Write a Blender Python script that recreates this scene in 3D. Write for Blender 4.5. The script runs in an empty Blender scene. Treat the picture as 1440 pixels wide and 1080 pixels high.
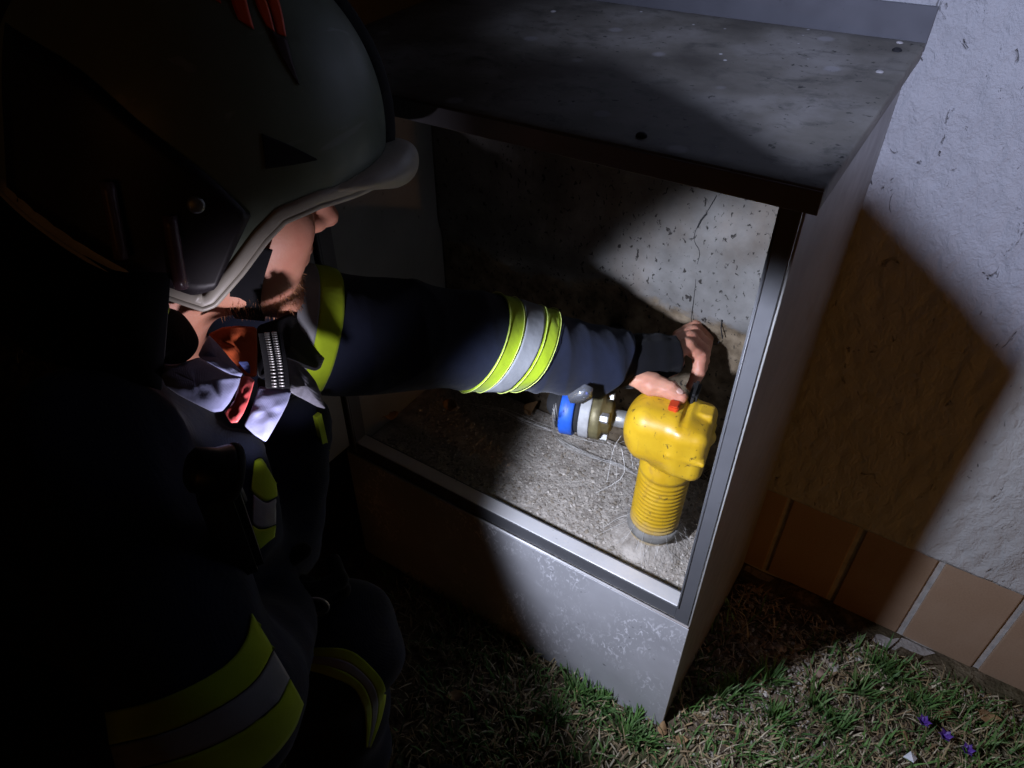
import bpy, bmesh, math, random
import numpy as np
from mathutils import Vector, Matrix
from mathutils.bvhtree import BVHTree

random.seed(7)
rng = np.random.default_rng(11)
C = bpy.context.scene.collection
SC = bpy.context.scene

# ------------------------------------------------------------------ camera
CAM = np.array([0.1056, -0.6391, 1.2362])
YAW, PITCH, ROLL, FPX = -0.5732, 0.6875, 0.0055, 1028.8      # focal length in pixels of a 1440 px wide frame
def cam_axes():
    cy, sy, cp, sp = math.cos(YAW), math.sin(YAW), math.cos(PITCH), math.sin(PITCH)
    f = np.array([sy*cp, cy*cp, -sp]); r = np.array([cy, -sy, 0.0]); u = np.cross(r, f)
    cr, sr = math.cos(ROLL), math.sin(ROLL)
    return cr*r + sr*u, -sr*r + cr*u, f
CR, CU, CF = cam_axes()
cam_d = bpy.data.cameras.new('camera'); cam = bpy.data.objects.new('camera', cam_d); C.objects.link(cam)
cam.matrix_world = Matrix(((CR[0], CU[0], -CF[0], CAM[0]), (CR[1], CU[1], -CF[1], CAM[1]), (CR[2], CU[2], -CF[2], CAM[2]), (0, 0, 0, 1)))
cam_d.sensor_width = 36; cam_d.lens = 36*FPX/1440; cam_d.clip_start = 0.01; cam_d.clip_end = 500
SC.camera = cam

def px(u, v, d):
    """world point at photograph position (u, v) and distance d along the view axis"""
    return CAM + d*(CF + CR*(u-720)/FPX - CU*(v-540)/FPX)
def proj(P):
    d = np.asarray(P, float) - CAM; z = d @ CF
    return 720 + FPX*(d @ CR)/z, 540 - FPX*(d @ CU)/z
def ray_plane(u, v, axis, val):
    d = CF + CR*(u-720)/FPX - CU*(v-540)/FPX
    return CAM + d*((val-CAM[axis])/d[axis])

# ------------------------------------------------------------------ night sky, street glow, exposure
W = bpy.data.worlds.new('World'); SC.world = W; W.use_nodes = True
nt = W.node_tree; nt.nodes.clear()
sky = nt.nodes.new('ShaderNodeTexSky'); sky.sky_type = 'NISHITA'; sky.sun_disc = False
SUN_AZ, SUN_EL = math.radians(215), math.radians(38)
sky.sun_elevation = math.radians(1.5); sky.sun_rotation = SUN_AZ
bg = nt.nodes.new('ShaderNodeBackground'); bg.inputs['Strength'].default_value = 0.0012
wo = nt.nodes.new('ShaderNodeOutputWorld')
nt.links.new(sky.outputs[0], bg.inputs[0]); nt.links.new(bg.outputs[0], wo.inputs[0])
# distant sodium street light, seen only as a faint warm glow in the shadows
sd = bpy.data.lights.new('street_glow', 'SUN'); sd.energy = 0.028; sd.angle = math.radians(30); sd.color = (1.0, 0.40, 0.10)
so = bpy.data.objects.new('street_glow', sd); C.objects.link(so)
so.rotation_euler = (Vector((-0.25, 0.93, -0.20))).to_track_quat('-Z', 'Y').to_euler()
SC.view_settings.view_transform = 'Standard'; SC.view_settings.look = 'None'
SC.cycles.max_bounces = 6; SC.cycles.diffuse_bounces = 2; SC.cycles.glossy_bounces = 3; SC.cycles.caustics_reflective = False; SC.cycles.caustics_refractive = False
SC.view_settings.exposure = 0.0; SC.view_settings.gamma = 1.0; SC.view_settings.use_curve_mapping = False

# ------------------------------------------------------------------ helpers
def new_mesh(name, V, F):
    me = bpy.data.meshes.new(name)
    me.from_pydata([tuple(map(float, v)) for v in V], [], [tuple(map(int, f)) for f in F]); me.update()
    return me
def smooth_mesh(me, on=True):
    me.polygons.foreach_set('use_smooth', [on]*len(me.polygons))
def put(name, me, mats, parent=None, smooth=False, kind=None, label=None, cat=None, group=None):
    o = bpy.data.objects.new(name, me); C.objects.link(o)
    for m in (mats if isinstance(mats, (list, tuple)) else [mats]):
        me.materials.append(m)
    if smooth: smooth_mesh(me)
    if parent is not None: adopt(o, parent)
    tag(o, label, cat, group, kind)
    return o
def adopt(o, parent):
    o.parent = parent
    root = parent
    while root.parent is not None: root = root.parent
    if parent.type == 'EMPTY' and parent.parent is None:
        o.matrix_parent_inverse = Matrix.Translation(-parent.location)
def tag(o, label=None, cat=None, group=None, kind=None):
    if label: o['label'] = label
    if cat: o['category'] = cat
    if group: o['group'] = group
    if kind: o['kind'] = kind
    return o
def thing(name, loc, label, cat, group=None):
    o = bpy.data.objects.new(name, None); C.objects.link(o); o.location = loc; o.empty_display_size = 0.05
    return tag(o, label, cat, group)
def from_bm(name, bm, mats, parent=None, smooth=False, **k):
    me = bpy.data.meshes.new(name); bm.to_mesh(me); bm.free()
    return put(name, me, mats, parent, smooth, **k)
def box_bm(lo, hi, bevel=0.0, seg=2, bm=None):
    bm = bm or bmesh.new()
    r = bmesh.ops.create_cube(bm, size=1.0)
    lo = Vector(lo); hi = Vector(hi)
    for v in r['verts']:
        v.co = Vector([(lo[i]+hi[i])/2 + v.co[i]*(hi[i]-lo[i]) for i in range(3)])
    if bevel > 0:
        es = list({e for v in r['verts'] for e in v.link_edges})
        bmesh.ops.bevel(bm, geom=es, offset=bevel, segments=seg, affect='EDGES', profile=0.5)
    return bm
def box(name, lo, hi, mats, parent=None, bevel=0.001, **k):
    return from_bm(name, box_bm(lo, hi, bevel), mats, parent, **k)
def basis(d):
    d = np.asarray(d, float); d = d/np.linalg.norm(d)
    a = np.array([0, 0, 1.0]) if abs(d[2]) < 0.9 else np.array([1.0, 0, 0])
    x = np.cross(a, d); x /= np.linalg.norm(x)
    return x, np.cross(d, x), d
def lathe_vf(profile, o, d, seg=48):
    """profile: (radius, distance along axis)"""
    x, y, z = basis(d); o = np.asarray(o, float)
    V = []; F = []
    for r, h in profile:
        for k in range(seg):
            a = 2*math.pi*k/seg
            V.append(o + z*h + (x*math.cos(a) + y*math.sin(a))*max(r, 1e-5))
    n = len(profile)
    for i in range(n-1):
        for k in range(seg):
            k2 = (k+1) % seg
            F.append((i*seg+k, i*seg+k2, (i+1)*seg+k2, (i+1)*seg+k))
    return V, F
def lathe(name, profile, o, d, mats, parent=None, seg=48, **k):
    return put(name, new_mesh(name, *lathe_vf(profile, o, d, seg)), mats, parent, True, **k)
def catmull(P, n):
    P = np.asarray(P, float); m = len(P)
    out = []
    for t in np.linspace(0, m-1, n):
        i = min(int(t), m-2); f = t-i
        p0 = P[max(i-1, 0)]; p1 = P[i]; p2 = P[i+1]; p3 = P[min(i+2, m-1)]
        out.append(0.5*((2*p1)+(-p0+p2)*f+(2*p0-5*p1+4*p2-p3)*f*f+(-p0+3*p1-3*p2+p3)*f**3))
    return np.array(out)
def tube_vf(path, rad, seg=8, caps=True, wob=None):
    path = np.asarray(path, float); n = len(path)
    rad = np.broadcast_to(np.asarray(rad, float), (n,))
    T = np.gradient(path, axis=0); T /= np.linalg.norm(T, axis=1)[:, None] + 1e-12
    x, y, _ = basis(T[0]); V = []; F = []
    for i in range(n):
        x = x - T[i]*(x @ T[i]); x /= np.linalg.norm(x); y = np.cross(T[i], x)
        for k in range(seg):
            a = 2*math.pi*k/seg
            r = rad[i]*(1 if wob is None else wob(i/(n-1), a))
            V.append(path[i] + r*(x*math.cos(a)+y*math.sin(a)))
    for i in range(n-1):
        for k in range(seg):
            k2 = (k+1) % seg
            F.append((i*seg+k, i*seg+k2, (i+1)*seg+k2, (i+1)*seg+k))
    if caps:
        F.append(tuple(range(seg-1, -1, -1))); F.append(tuple(range((n-1)*seg, n*seg)))
    return V, F
def tube(name, path, rad, mats, parent=None, seg=8, **k):
    return put(name, new_mesh(name, *tube_vf(path, rad, seg)), mats, parent, True, **k)
def join_vf(parts):
    V = []; F = []
    for v, f in parts:
        b = len(V); V += list(v); F += [tuple(i+b for i in q) for q in f]
    return V, F
def slab_vf(V, F, th, normal=None):
    """give an open sheet a thickness"""
    V = np.asarray(V, float); n = len(V)
    N = np.zeros_like(V)
    for f in F:
        a = np.cross(V[f[1]]-V[f[0]], V[f[2]]-V[f[0]])
        for i in f: N[i] += a
    N /= np.linalg.norm(N, axis=1)[:, None] + 1e-12
    if normal is not None: N = np.where((N @ normal < 0)[:, None], -N, N)
    V2 = np.vstack([V, V - N*th])
    ec = {}
    for f in F:
        for a, b in zip(f, f[1:]+f[:1]): ec[(a, b)] = 1
    F2 = [tuple(f) for f in F] + [tuple(i+n for i in reversed(f)) for f in F]
    for (a, b) in ec:
        if (b, a) not in ec: F2.append((b, a, a+n, b+n))
    return V2, F2

# ---- signed distance modelling (for bodies, clothes, castings)
def surf_net(fn, lo, hi, h):
    ax = [np.arange(lo[i], hi[i]+h, h) for i in range(3)]
    G = np.stack(np.meshgrid(*ax, indexing='ij'), -1)
    V = fn(G); s = V < 0
    nx, ny, nz = V.shape
    cs = sum(s[i:nx-1+i, j:ny-1+j, k:nz-1+k].astype(np.int8) for i in (0, 1) for j in (0, 1) for k in (0, 1))
    m = (cs > 0) & (cs < 8)
    I = np.argwhere(m); idx = -np.ones(m.shape, int); idx[m] = np.arange(len(I))
    acc = np.zeros((len(I), 3)); cnt = np.zeros(len(I))
    cor = [(i, j, k) for i in (0, 1) for j in (0, 1) for k in (0, 1)]
    for a in cor:
        for b in cor:
            if sum(b)-sum(a) == 1 and all(y >= x for x, y in zip(a, b)):
                va = V[I[:, 0]+a[0], I[:, 1]+a[1], I[:, 2]+a[2]]; vb = V[I[:, 0]+b[0], I[:, 1]+b[1], I[:, 2]+b[2]]
                x = (va < 0) != (vb < 0)
                t = np.where(x, va/np.where(x, va-vb, 1), 0)
                p = np.array(a)[None]+t[:, None]*(np.array(b)-np.array(a))[None]
                acc[x] += p[x]; cnt[x] += 1
    P = np.array(lo)[None] + (I + acc/cnt[:, None])*h
    F = []
    for d in range(3):
        e1, e2 = (d+1) % 3, (d+2) % 3
        sl0 = [slice(1, None)]*3; sl0[d] = slice(0, -1)
        sl1 = [slice(1, None)]*3; sl1[d] = slice(1, None)
        ch = s[tuple(sl0)] != s[tuple(sl1)]
        E = np.argwhere(ch); off = np.array([1, 1, 1]); off[d] = 0
        E = E + off
        st = s[E[:, 0], E[:, 1], E[:, 2]]
        def cell(a, b):
            Q = E.copy(); Q[:, e1] -= a; Q[:, e2] -= b
            ok = (Q < np.array(m.shape)).all(1) & (Q >= 0).all(1)
            r = -np.ones(len(Q), int); r[ok] = idx[Q[ok, 0], Q[ok, 1], Q[ok, 2]]
            return r
        q = np.stack([cell(1, 1), cell(0, 1), cell(0, 0), cell(1, 0)], 1)
        ok = (q >= 0).all(1); q = q[ok]; st = st[ok]
        q[~st] = q[~st][:, ::-1]
        F += q.tolist()
    return P, F
def s_cap(P, a, b, ra, rb=None):
    rb = ra if rb is None else rb
    a = np.asarray(a, float); b = np.asarray(b, float); ab = b-a
    t = np.clip(((P-a) @ ab)/(ab @ ab), 0, 1)
    return np.linalg.norm(P-a-t[..., None]*ab, axis=-1) - (ra+(rb-ra)*t)
def s_ell(P, c, r, ax=None):
    q = P-np.asarray(c, float)
    if ax is not None: q = np.stack([q @ a for a in ax], -1)
    r = np.asarray(r, float)
    k0 = np.linalg.norm(q/r, axis=-1); k1 = np.linalg.norm(q/(r*r), axis=-1)
    return k0*(k0-1)/(k1+1e-9)
def s_box(P, c, hs, rad=0.0, ax=None):
    q = P-np.asarray(c, float)
    if ax is not None: q = np.stack([q @ a for a in ax], -1)
    d = np.abs(q)-(np.asarray(hs, float)-rad)
    return np.linalg.norm(np.maximum(d, 0), axis=-1) + np.minimum(d.max(-1), 0) - rad
def smin(a, b, k):
    h = np.clip(0.5+0.5*(b-a)/k, 0, 1)
    return b+(a-b)*h - k*h*(1-h)
def smax(a, b, k): return -smin(-a, -b, k)

# ------------------------------------------------------------------ materials
class NB:
    def __init__(s, name):
        s.m = bpy.data.materials.new(name); s.m.use_nodes = True; s.t = s.m.node_tree
        s.b = s.t.nodes['Principled BSDF']; s.co = s.t.nodes.new('ShaderNodeTexCoord')
    def n(s, t, **k):
        x = s.t.nodes.new(t)
        for a, v in k.items():
            if hasattr(x, a): setattr(x, a, v)
        return x
    def l(s, a, b): s.t.links.new(a, b)
    def coord(s, scale=(1, 1, 1)):
        mp = s.n('ShaderNodeMapping'); mp.inputs['Scale'].default_value = scale
        s.l(s.co.outputs['Object'], mp.inputs[0]); return mp.outputs[0]
    def noise(s, scale, detail=5, rough=0.55, stretch=(1, 1, 1), dist=0.0):
        x = s.n('ShaderNodeTexNoise'); x.inputs['Scale'].default_value = scale; x.inputs['Detail'].default_value = detail
        x.inputs['Roughness'].default_value = rough; x.inputs['Distortion'].default_value = dist
        s.l(s.coord(stretch), x.inputs['Vector']); return x.outputs['Fac']
    def voro(s, scale, stretch=(1, 1, 1), feature='F1', rand=1.0):
        x = s.n('ShaderNodeTexVoronoi'); x.feature = feature; x.inputs['Scale'].default_value = scale; x.inputs['Randomness'].default_value = rand
        s.l(s.coord(stretch), x.inputs['Vector']); return x.outputs['Distance']
    def ramp(s, fac, stops):
        x = s.n('ShaderNodeValToRGB'); e = x.color_ramp.elements
        while len(e) < len(stops): e.new(0.5)
        for i, (p, c) in enumerate(stops):
            e[i].position = p; e[i].color = (c[0], c[1], c[2], 1) if isinstance(c, (tuple, list)) else (c, c, c, 1)
        s.l(fac, x.inputs[0]); return x.outputs['Color']
    def mix(s, fac, a, b, mode='MIX'):
        x = s.n('ShaderNodeMix'); x.data_type = 'RGBA'; x.blend_type = mode
        if isinstance(fac, (int, float)): x.inputs[0].default_value = fac
        else: s.l(fac, x.inputs[0])
        for i, c in ((6, a), (7, b)):
            if isinstance(c, (tuple, list)): x.inputs[i].default_value = (c[0], c[1], c[2], 1)
            else: s.l(c, x.inputs[i])
        return x.outputs[2]
    def math(s, op, a, b=0.0):
        x = s.n('ShaderNodeMath'); x.operation = op
        for i, c in ((0, a), (1, b)):
            if isinstance(c, (int, float)): x.inputs[i].default_value = c
            else: s.l(c, x.inputs[i])
        return x.outputs[0]
    def bump(s, h, strength=0.5, dist=0.002, prev=None):
        x = s.n('ShaderNodeBump'); x.inputs['Strength'].default_value = strength; x.inputs['Distance'].default_value = dist
        s.l(h, x.inputs['Height'])
        if prev is not None: s.l(prev, x.inputs['Normal'])
        return x.outputs[0]
    def done(s, col, rough=0.6, metal=0.0, bump=None, spec=0.5):
        for k, c in (('Base Color', col), ('Roughness', rough), ('Metallic', metal), ('Specular IOR Level', spec)):
            if isinstance(c, (int, float)): s.b.inputs[k].default_value = c
            elif isinstance(c, (tuple, list)): s.b.inputs[k].default_value = (c[0], c[1], c[2], 1)
            else: s.l(c, s.b.inputs[k])
        if bump is not None: s.l(bump, s.b.inputs['Normal'])
        return s.m
def simple(name, c1, c2=None, rough=0.6, metal=0.0, scale=40, bump=0.0, bscale=300, bdist=0.001, spec=0.5, lo=0.35, hi=0.65):
    b = NB(name)
    c2 = c2 or tuple(x*0.75 for x in c1)
    col = b.ramp(b.noise(scale), [(lo, c1), (hi, c2)])
    bp = b.bump(b.noise(bscale, 3), bump, bdist) if bump else None
    return b.done(col, rough, metal, bp, spec)

def mat_stucco():
    b = NB('stucco')
    n1 = b.noise(55, 6, 0.6, (1, 1, 0.62), 0.5); n2 = b.noise(9, 4)
    worm = b.ramp(b.noise(46, 4, 0.55, (1.0, 1.0, 0.55), 1.6), [(0.27, 0.0), (0.34, 1.0)])
    fine = b.noise(260, 4)
    col = b.mix(n2, (0.33, 0.33, 0.33), (0.42, 0.42, 0.415))
    col = b.mix(b.math('SUBTRACT', 1.0, worm), col, (0.16, 0.155, 0.15))
    h = b.math('ADD', b.math('MULTIPLY', n1, 1.1), b.math('MULTIPLY', worm, 0.55))
    h = b.math('ADD', h, b.math('MULTIPLY', fine, 0.25))
    return b.done(col, 0.92, 0, b.bump(h, 0.8, 0.008), 0.2)
def mat_plaster():
    b = NB('old_plaster')
    sep = b.n('ShaderNodeSeparateXYZ'); b.l(b.co.outputs['Object'], sep.inputs[0])
    z = b.math('ADD', sep.outputs['Z'], b.math('MULTIPLY', b.math('SUBTRACT', b.noise(9, 6, 0.6), 0.5), 0.16))
    low = b.ramp(b.math('SUBTRACT', PLASTER_Z + 0.5, z), [(0.492, 0.0), (0.508, 1.0)])
    n = b.noise(16, 6)
    white = b.ramp(n, [(0.3, (0.105, 0.10, 0.092)), (0.7, (0.215, 0.21, 0.20))])
    stain = b.ramp(b.noise(5.5, 5, 0.6, (1, 1, 0.6)), [(0.48, 0.0), (0.72, 0.40)])
    white = b.mix(stain, white, (0.15, 0.095, 0.05))
    brown = b.ramp(b.noise(40, 6), [(0.3, (0.07, 0.05, 0.03)), (0.7, (0.24, 0.19, 0.13))])
    spots = b.ramp(b.noise(130, 4, 0.6, (1, 1, 0.7), 0.5), [(0.605, 0.0), (0.65, 0.95)])
    sp2 = b.ramp(b.noise(52, 4, 0.6, (1, 1, 0.8), 0.4), [(0.70, 0.0), (0.73, 1.0)])
    col = b.mix(low, white, brown)
    col = b.mix(spots, col, (0.025, 0.022, 0.02)); col = b.mix(sp2, col, (0.03, 0.026, 0.02))
    h = b.math('ADD', b.noise(70, 6), b.math('MULTIPLY', low, -0.6))
    return b.done(col, 0.95, 0, b.bump(h, 0.6, 0.003), 0.1)
def mat_lid():
    b = NB('lid_metal')
    n = b.noise(7, 6, 0.6)
    col = b.ramp(n, [(0.28, (0.055, 0.049, 0.036)), (0.48, (0.145, 0.135, 0.11)), (0.72, (0.27, 0.26, 0.235))])
    blot = b.ramp(b.noise(26, 6, 0.7, (1, 1.3, 1), 0.4), [(0.52, 0.0), (0.72, 0.85)])
    col = b.mix(blot, col, (0.05, 0.048, 0.04))
    spots = b.ramp(b.noise(95, 4, 0.6), [(0.64, 0.0), (0.70, 0.95)])
    col = b.mix(spots, col, (0.018, 0.017, 0.014))
    ring = b.ramp(b.voro(14), [(0.10, 0.35), (0.16, 0.0)])
    col = b.mix(ring, col, (0.36, 0.36, 0.38))
    dots = b.ramp(b.voro(27), [(0.04, 0.8), (0.07, 0.0)])
    gate = b.ramp(b.noise(5, 2), [(0.54, 0.0), (0.56, 1.0)])
    col = b.mix(b.math('MULTIPLY', dots, gate), col, (0.72, 0.72, 0.72))
    rg = b.ramp(n, [(0.3, 0.5), (0.7, 0.68)])
    return b.done(col, rg, 0.15, b.bump(b.noise(45, 4), 0.12, 0.002), 0.5)
def mat_panel(name='zinc_panel', base=0.66, flecks=True, metal=0.35, tint=(1, 1, 1.04)):
    b = NB(name)
    n = b.noise(6, 5)
    col = b.ramp(n, [(0.3, tuple(base*0.72*t for t in tint)), (0.7, tuple(base*t for t in tint))])
    rg = b.ramp(b.noise(30, 4), [(0.3, 0.36), (0.7, 0.52)])
    if flecks:
        fl = b.ramp(b.noise(115, 3, 0.5, (1.3, 1, 0.7), 1.2), [(0.54, 0.0), (0.62, 1.0)])
        gate = b.ramp(b.noise(9, 3), [(0.44, 0.0), (0.62, 0.85)])
        k = b.math('MULTIPLY', fl, gate)
        col = b.mix(k, col, (0.92, 0.92, 0.96)); rg = b.mix(k, rg, (0.8, 0.8, 0.8))
    dk = b.ramp(b.noise(90, 3), [(0.68, 0.0), (0.74, 0.6)])
    col = b.mix(dk, col, (0.08, 0.08, 0.08))
    return b.done(col, rg, metal, b.bump(b.noise(14, 3), 0.06, 0.003), 0.5)
def mat_fabric(name, c, var=0.6, scale=18, rough=0.95, weave=1400, fuzz=0.25, bstr=0.35):
    b = NB(name)
    col = b.ramp(b.noise(scale, 5), [(0.3, tuple(x*var for x in c)), (0.7, c)])
    w = b.n('ShaderNodeTexWave'); w.inputs['Scale'].default_value = weave/6; w.bands_direction = 'DIAGONAL'
    b.l(b.coord(), w.inputs['Vector'])
    h = b.math('ADD', b.math('MULTIPLY', w.outputs['Fac'], 0.4), b.noise(weave/3, 2))
    bp = b.bump(b.noise(14, 4, 0.5), 0.35, 0.012); bp = b.bump(h, bstr, 0.0006, bp)
    m = b.done(col, rough, 0, bp, 0.15)
    b.b.inputs['Sheen Weight'].default_value = fuzz; b.b.inputs['Sheen Roughness'].default_value = 0.5
    return m
def mat_attr(name, rough=0.7, spec=0.3, trans=0.0):
    b = NB(name)
    a = b.n('ShaderNodeAttribute'); a.attribute_name = 'Col'
    m = b.done(a.outputs['Color'], rough, 0, None, spec)
    return m
def mat_soil():
    b = NB('soil')
    n = b.noise(30, 8, 0.65)
    col = b.ramp(n, [(0.3, (0.035, 0.025, 0.017)), (0.55, (0.15, 0.11, 0.075)), (0.75, (0.30, 0.235, 0.17))])
    g = b.ramp(b.noise(2.2, 4), [(0.45, 0.0), (0.6, 0.6)])
    col = b.mix(g, col, (0.045, 0.06, 0.02))
    return b.done(col, 0.95, 0, b.bump(b.noise(120, 6), 0.8, 0.008), 0.1)
def mat_tile():
    b = NB('clinker_tile')
    info = b.n('ShaderNodeObjectInfo')
    base = b.mix(info.outputs['Random'], (0.25, 0.165, 0.105), (0.34, 0.24, 0.165))
    sp = b.ramp(b.noise(300, 3), [(0.3, 0.85), (0.6, 1.02)])
    col = b.mix(1.0, base, sp, 'MULTIPLY')
    col = b.mix(b.ramp(b.noise(9, 5), [(0.45, 0.0), (0.75, 0.5)]), col, (0.36, 0.27, 0.20))
    return b.done(col, b.ramp(b.noise(25, 3), [(0.3, 0.38), (0.7, 0.6)]), 0, b.bump(b.noise(40, 3), 0.06, 0.002), 0.45)
def mat_yellow(name='yellow_enamel'):
    b = NB(name)
    n = b.noise(22, 5)
    col = b.ramp(n, [(0.3, (0.50, 0.285, 0.010)), (0.7, (0.64, 0.40, 0.018))])
    dirt = b.ramp(b.noise(120, 5, 0.6, (1, 1, 0.7), 0.8), [(0.62, 0.0), (0.70, 0.9)])
    col = b.mix(dirt, col, (0.07, 0.04, 0.015))
    streak = b.ramp(b.noise(48, 3, 0.5, (1, 1, 0.4), 1.5), [(0.55, 0.0), (0.72, 0.55)])
    col = b.mix(streak, col, (0.34, 0.19, 0.03))
    sep = b.n('ShaderNodeSeparateXYZ'); b.l(b.co.outputs['Object'], sep.inputs[0])
    dust = b.ramp(b.math('ADD', sep.outputs['Z'], b.math('MULTIPLY', b.noise(60, 4), 0.03)), [(0.305, 0.85), (0.365, 0.0)])
    col = b.mix(dust, col, (0.40, 0.36, 0.30))
    return b.done(col, b.ramp(n, [(0.3, 0.32), (0.7, 0.5)]), 0, b.bump(b.noise(90, 3), 0.12, 0.001), 0.5)
def mat_skin():
    b = NB('skin')
    col = b.ramp(b.noise(45, 5), [(0.3, (0.50, 0.22, 0.14)), (0.7, (0.60, 0.30, 0.20))])
    col = b.mix(b.ramp(b.noise(14, 3), [(0.45, 0.0), (0.7, 0.45)]), col, (0.52, 0.18, 0.13))
    m = b.done(col, 0.5, 0, b.bump(b.noise(420, 3), 0.25, 0.0008), 0.4)
    b.b.inputs['Subsurface Weight'].default_value = 0.12; b.b.inputs['Subsurface Radius'].default_value = (0.012, 0.004, 0.002)
    b.b.inputs['Subsurface Scale'].default_value = 0.5
    return m
PLASTER_Z = 0.60
M_STUCCO = mat_stucco(); M_PLASTER = mat_plaster(); M_LID = mat_lid()
M_PANEL = mat_panel(); M_FRAME = mat_panel('frame_metal', 0.13, False, 0.30, (0.97, 0.98, 1.05))
M_SIDE = mat_panel('painted_side', 0.29, False, 0.15, (1.0, 0.99, 0.96))
M_RAIL = mat_panel('rail_metal', 0.78, False, 0.25, (1.0, 0.985, 0.98))
M_SOIL = mat_soil(); M_TILE = mat_tile()
M_MORTAR = simple('mortar', (0.42, 0.40, 0.38), (0.30, 0.29, 0.28), 0.95, 0, 60, 0.5, 250, 0.002)
M_CONC = simple('concrete', (0.36, 0.33, 0.31), (0.22, 0.20, 0.18), 0.95, 0, 25, 0.8, 120, 0.005)
M_GRASS = mat_attr('grass_blades', 0.6, 0.35)
M_YEL = mat_yellow()
M_SKIN = mat_skin()
M_NAVY = mat_fabric('navy_cloth', (0.014, 0.018, 0.036), 0.7, fuzz=0.06)
M_BLACK = mat_fabric('black_knit', (0.006, 0.006, 0.008), 0.7, weave=2400, fuzz=0.05)
M_HIVIS = mat_fabric('hivis_yellow', (0.34, 0.47, 0.016), 0.85, 30, 0.8, 2000, 0.1, 0.15)
M_SILVER = mat_fabric('reflective_silver', (0.25, 0.26, 0.275), 0.85, 40, 0.55, 2600, 0.0, 0.15)
M_LAV = mat_fabric('light_grey_lining', (0.24, 0.26, 0.42), 0.75, 40, 0.95, 1800, 0.2)
M_DENIM = mat_fabric('grey_denim', (0.15, 0.15, 0.18), 0.6, 120, 0.95, 1800, 0.1)
M_RUST = mat_fabric('orange_shirt', (0.50, 0.09, 0.025), 0.75, 60, 0.9, 1500, 0.1)
M_RED = simple('red_strap', (0.92, 0.16, 0.15), (0.85, 0.12, 0.12), 0.5, 0, 60, 0.1, 300)
M_SHELL = simple('helmet_shell', (0.22, 0.26, 0.19), (0.17, 0.21, 0.155), 0.34, 0, 12, 0.04, 40, 0.002)
def mat_shell():
    b = NB('helmet_shell')
    col = b.ramp(b.noise(10, 6, 0.6), [(0.3, (0.16, 0.195, 0.145)), (0.7, (0.225, 0.265, 0.20))])
    soot = b.ramp(b.noise(4.5, 6, 0.65), [(0.5, 0.0), (0.75, 0.6)]); col = b.mix(soot, col, (0.06, 0.065, 0.05))
    scr = b.ramp(b.noise(60, 3, 0.5, (1, 0.12, 1), 0.6), [(0.66, 0.0), (0.70, 0.5)]); col = b.mix(scr, col, (0.34, 0.36, 0.32))
    rg = b.ramp(b.noise(35, 5), [(0.3, 0.28), (0.7, 0.5)])
    return b.done(col, rg, 0, b.bump(b.noise(180, 4), 0.08, 0.001), 0.5)
M_SHELL = mat_shell()
M_CREAM = simple('helmet_rim', (0.58, 0.54, 0.45), (0.48, 0.44, 0.37), 0.4, 0, 30)
M_BLKP = simple('black_plastic', (0.012, 0.012, 0.014), (0.008, 0.008, 0.010), 0.35, 0, 30, 0.1, 300)
M_BLKM = simple('black_matt', (0.012, 0.012, 0.013), (0.008, 0.008, 0.009), 0.85, 0, 30, 0.2, 300)
M_ORNG = simple('orange_reflector', (0.90, 0.10, 0.01), (0.80, 0.07, 0.01), 0.4, 0, 60)
M_STEEL = simple('steel', (0.40, 0.40, 0.39), (0.28, 0.28, 0.26), 0.45, 0.6, 60, 0.1, 200)
M_BRASS = simple('dull_brass', (0.22, 0.19, 0.09), (0.12, 0.10, 0.05), 0.5, 0.4, 50, 0.25, 150)
M_BLUE = simple('blue_ring', (0.02, 0.11, 0.55), (0.015, 0.08, 0.42), 0.45, 0, 50)
M_BAND = simple('grey_print_band', (0.36, 0.36, 0.36), (0.28, 0.28, 0.28), 0.6, 0, 80)
M_INK = simple('print_ink', (0.06, 0.06, 0.07), None, 0.7)
M_REDP = simple('red_plastic', (0.62, 0.06, 0.012), (0.5, 0.04, 0.01), 0.4, 0, 50)
M_GRIT = mat_attr('grit', 0.95, 0.1)
M_LEAF = simple('dry_leaf', (0.33, 0.20, 0.09), (0.20, 0.11, 0.05), 0.8, 0, 60, 0.4, 120, 0.002)
M_WEB = simple('cobweb', (0.72, 0.70, 0.66), (0.55, 0.53, 0.5), 0.8)
M_CROCUS = simple('crocus_petal', (0.13, 0.05, 0.34), (0.08, 0.03, 0.24), 0.5, 0, 60)
M_PAPER = simple('white_paper', (0.75, 0.76, 0.80), (0.6, 0.6, 0.64), 0.8, 0, 60)
M_STONE = simple('pale_stone', (0.42, 0.38, 0.33), (0.28, 0.24, 0.20), 0.9, 0, 40, 0.5, 120, 0.003)
M_NAIL = simple('finger_nail', (0.62, 0.38, 0.30), (0.55, 0.32, 0.26), 0.3)
M_HAIR = simple('reddish_beard', (0.50, 0.24, 0.11), (0.36, 0.16, 0.07), 0.6, 0, 200)

# ------------------------------------------------------------------ key dimensions (metres)
WALL_Y = 0.4336           # face of the house wall
CAB_L, CAB_R = -0.666, 0.0
PANEL_Z = 0.295           # top of the closed lower front
FLOOR_Z = 0.280           # dusty floor inside
BACK_Y = 0.300            # old plaster at the back of the cabinet
TOP_Z = 0.950
def lid_z(x, y): return 0.9705 + 0.014*x + 0.058*y

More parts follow.
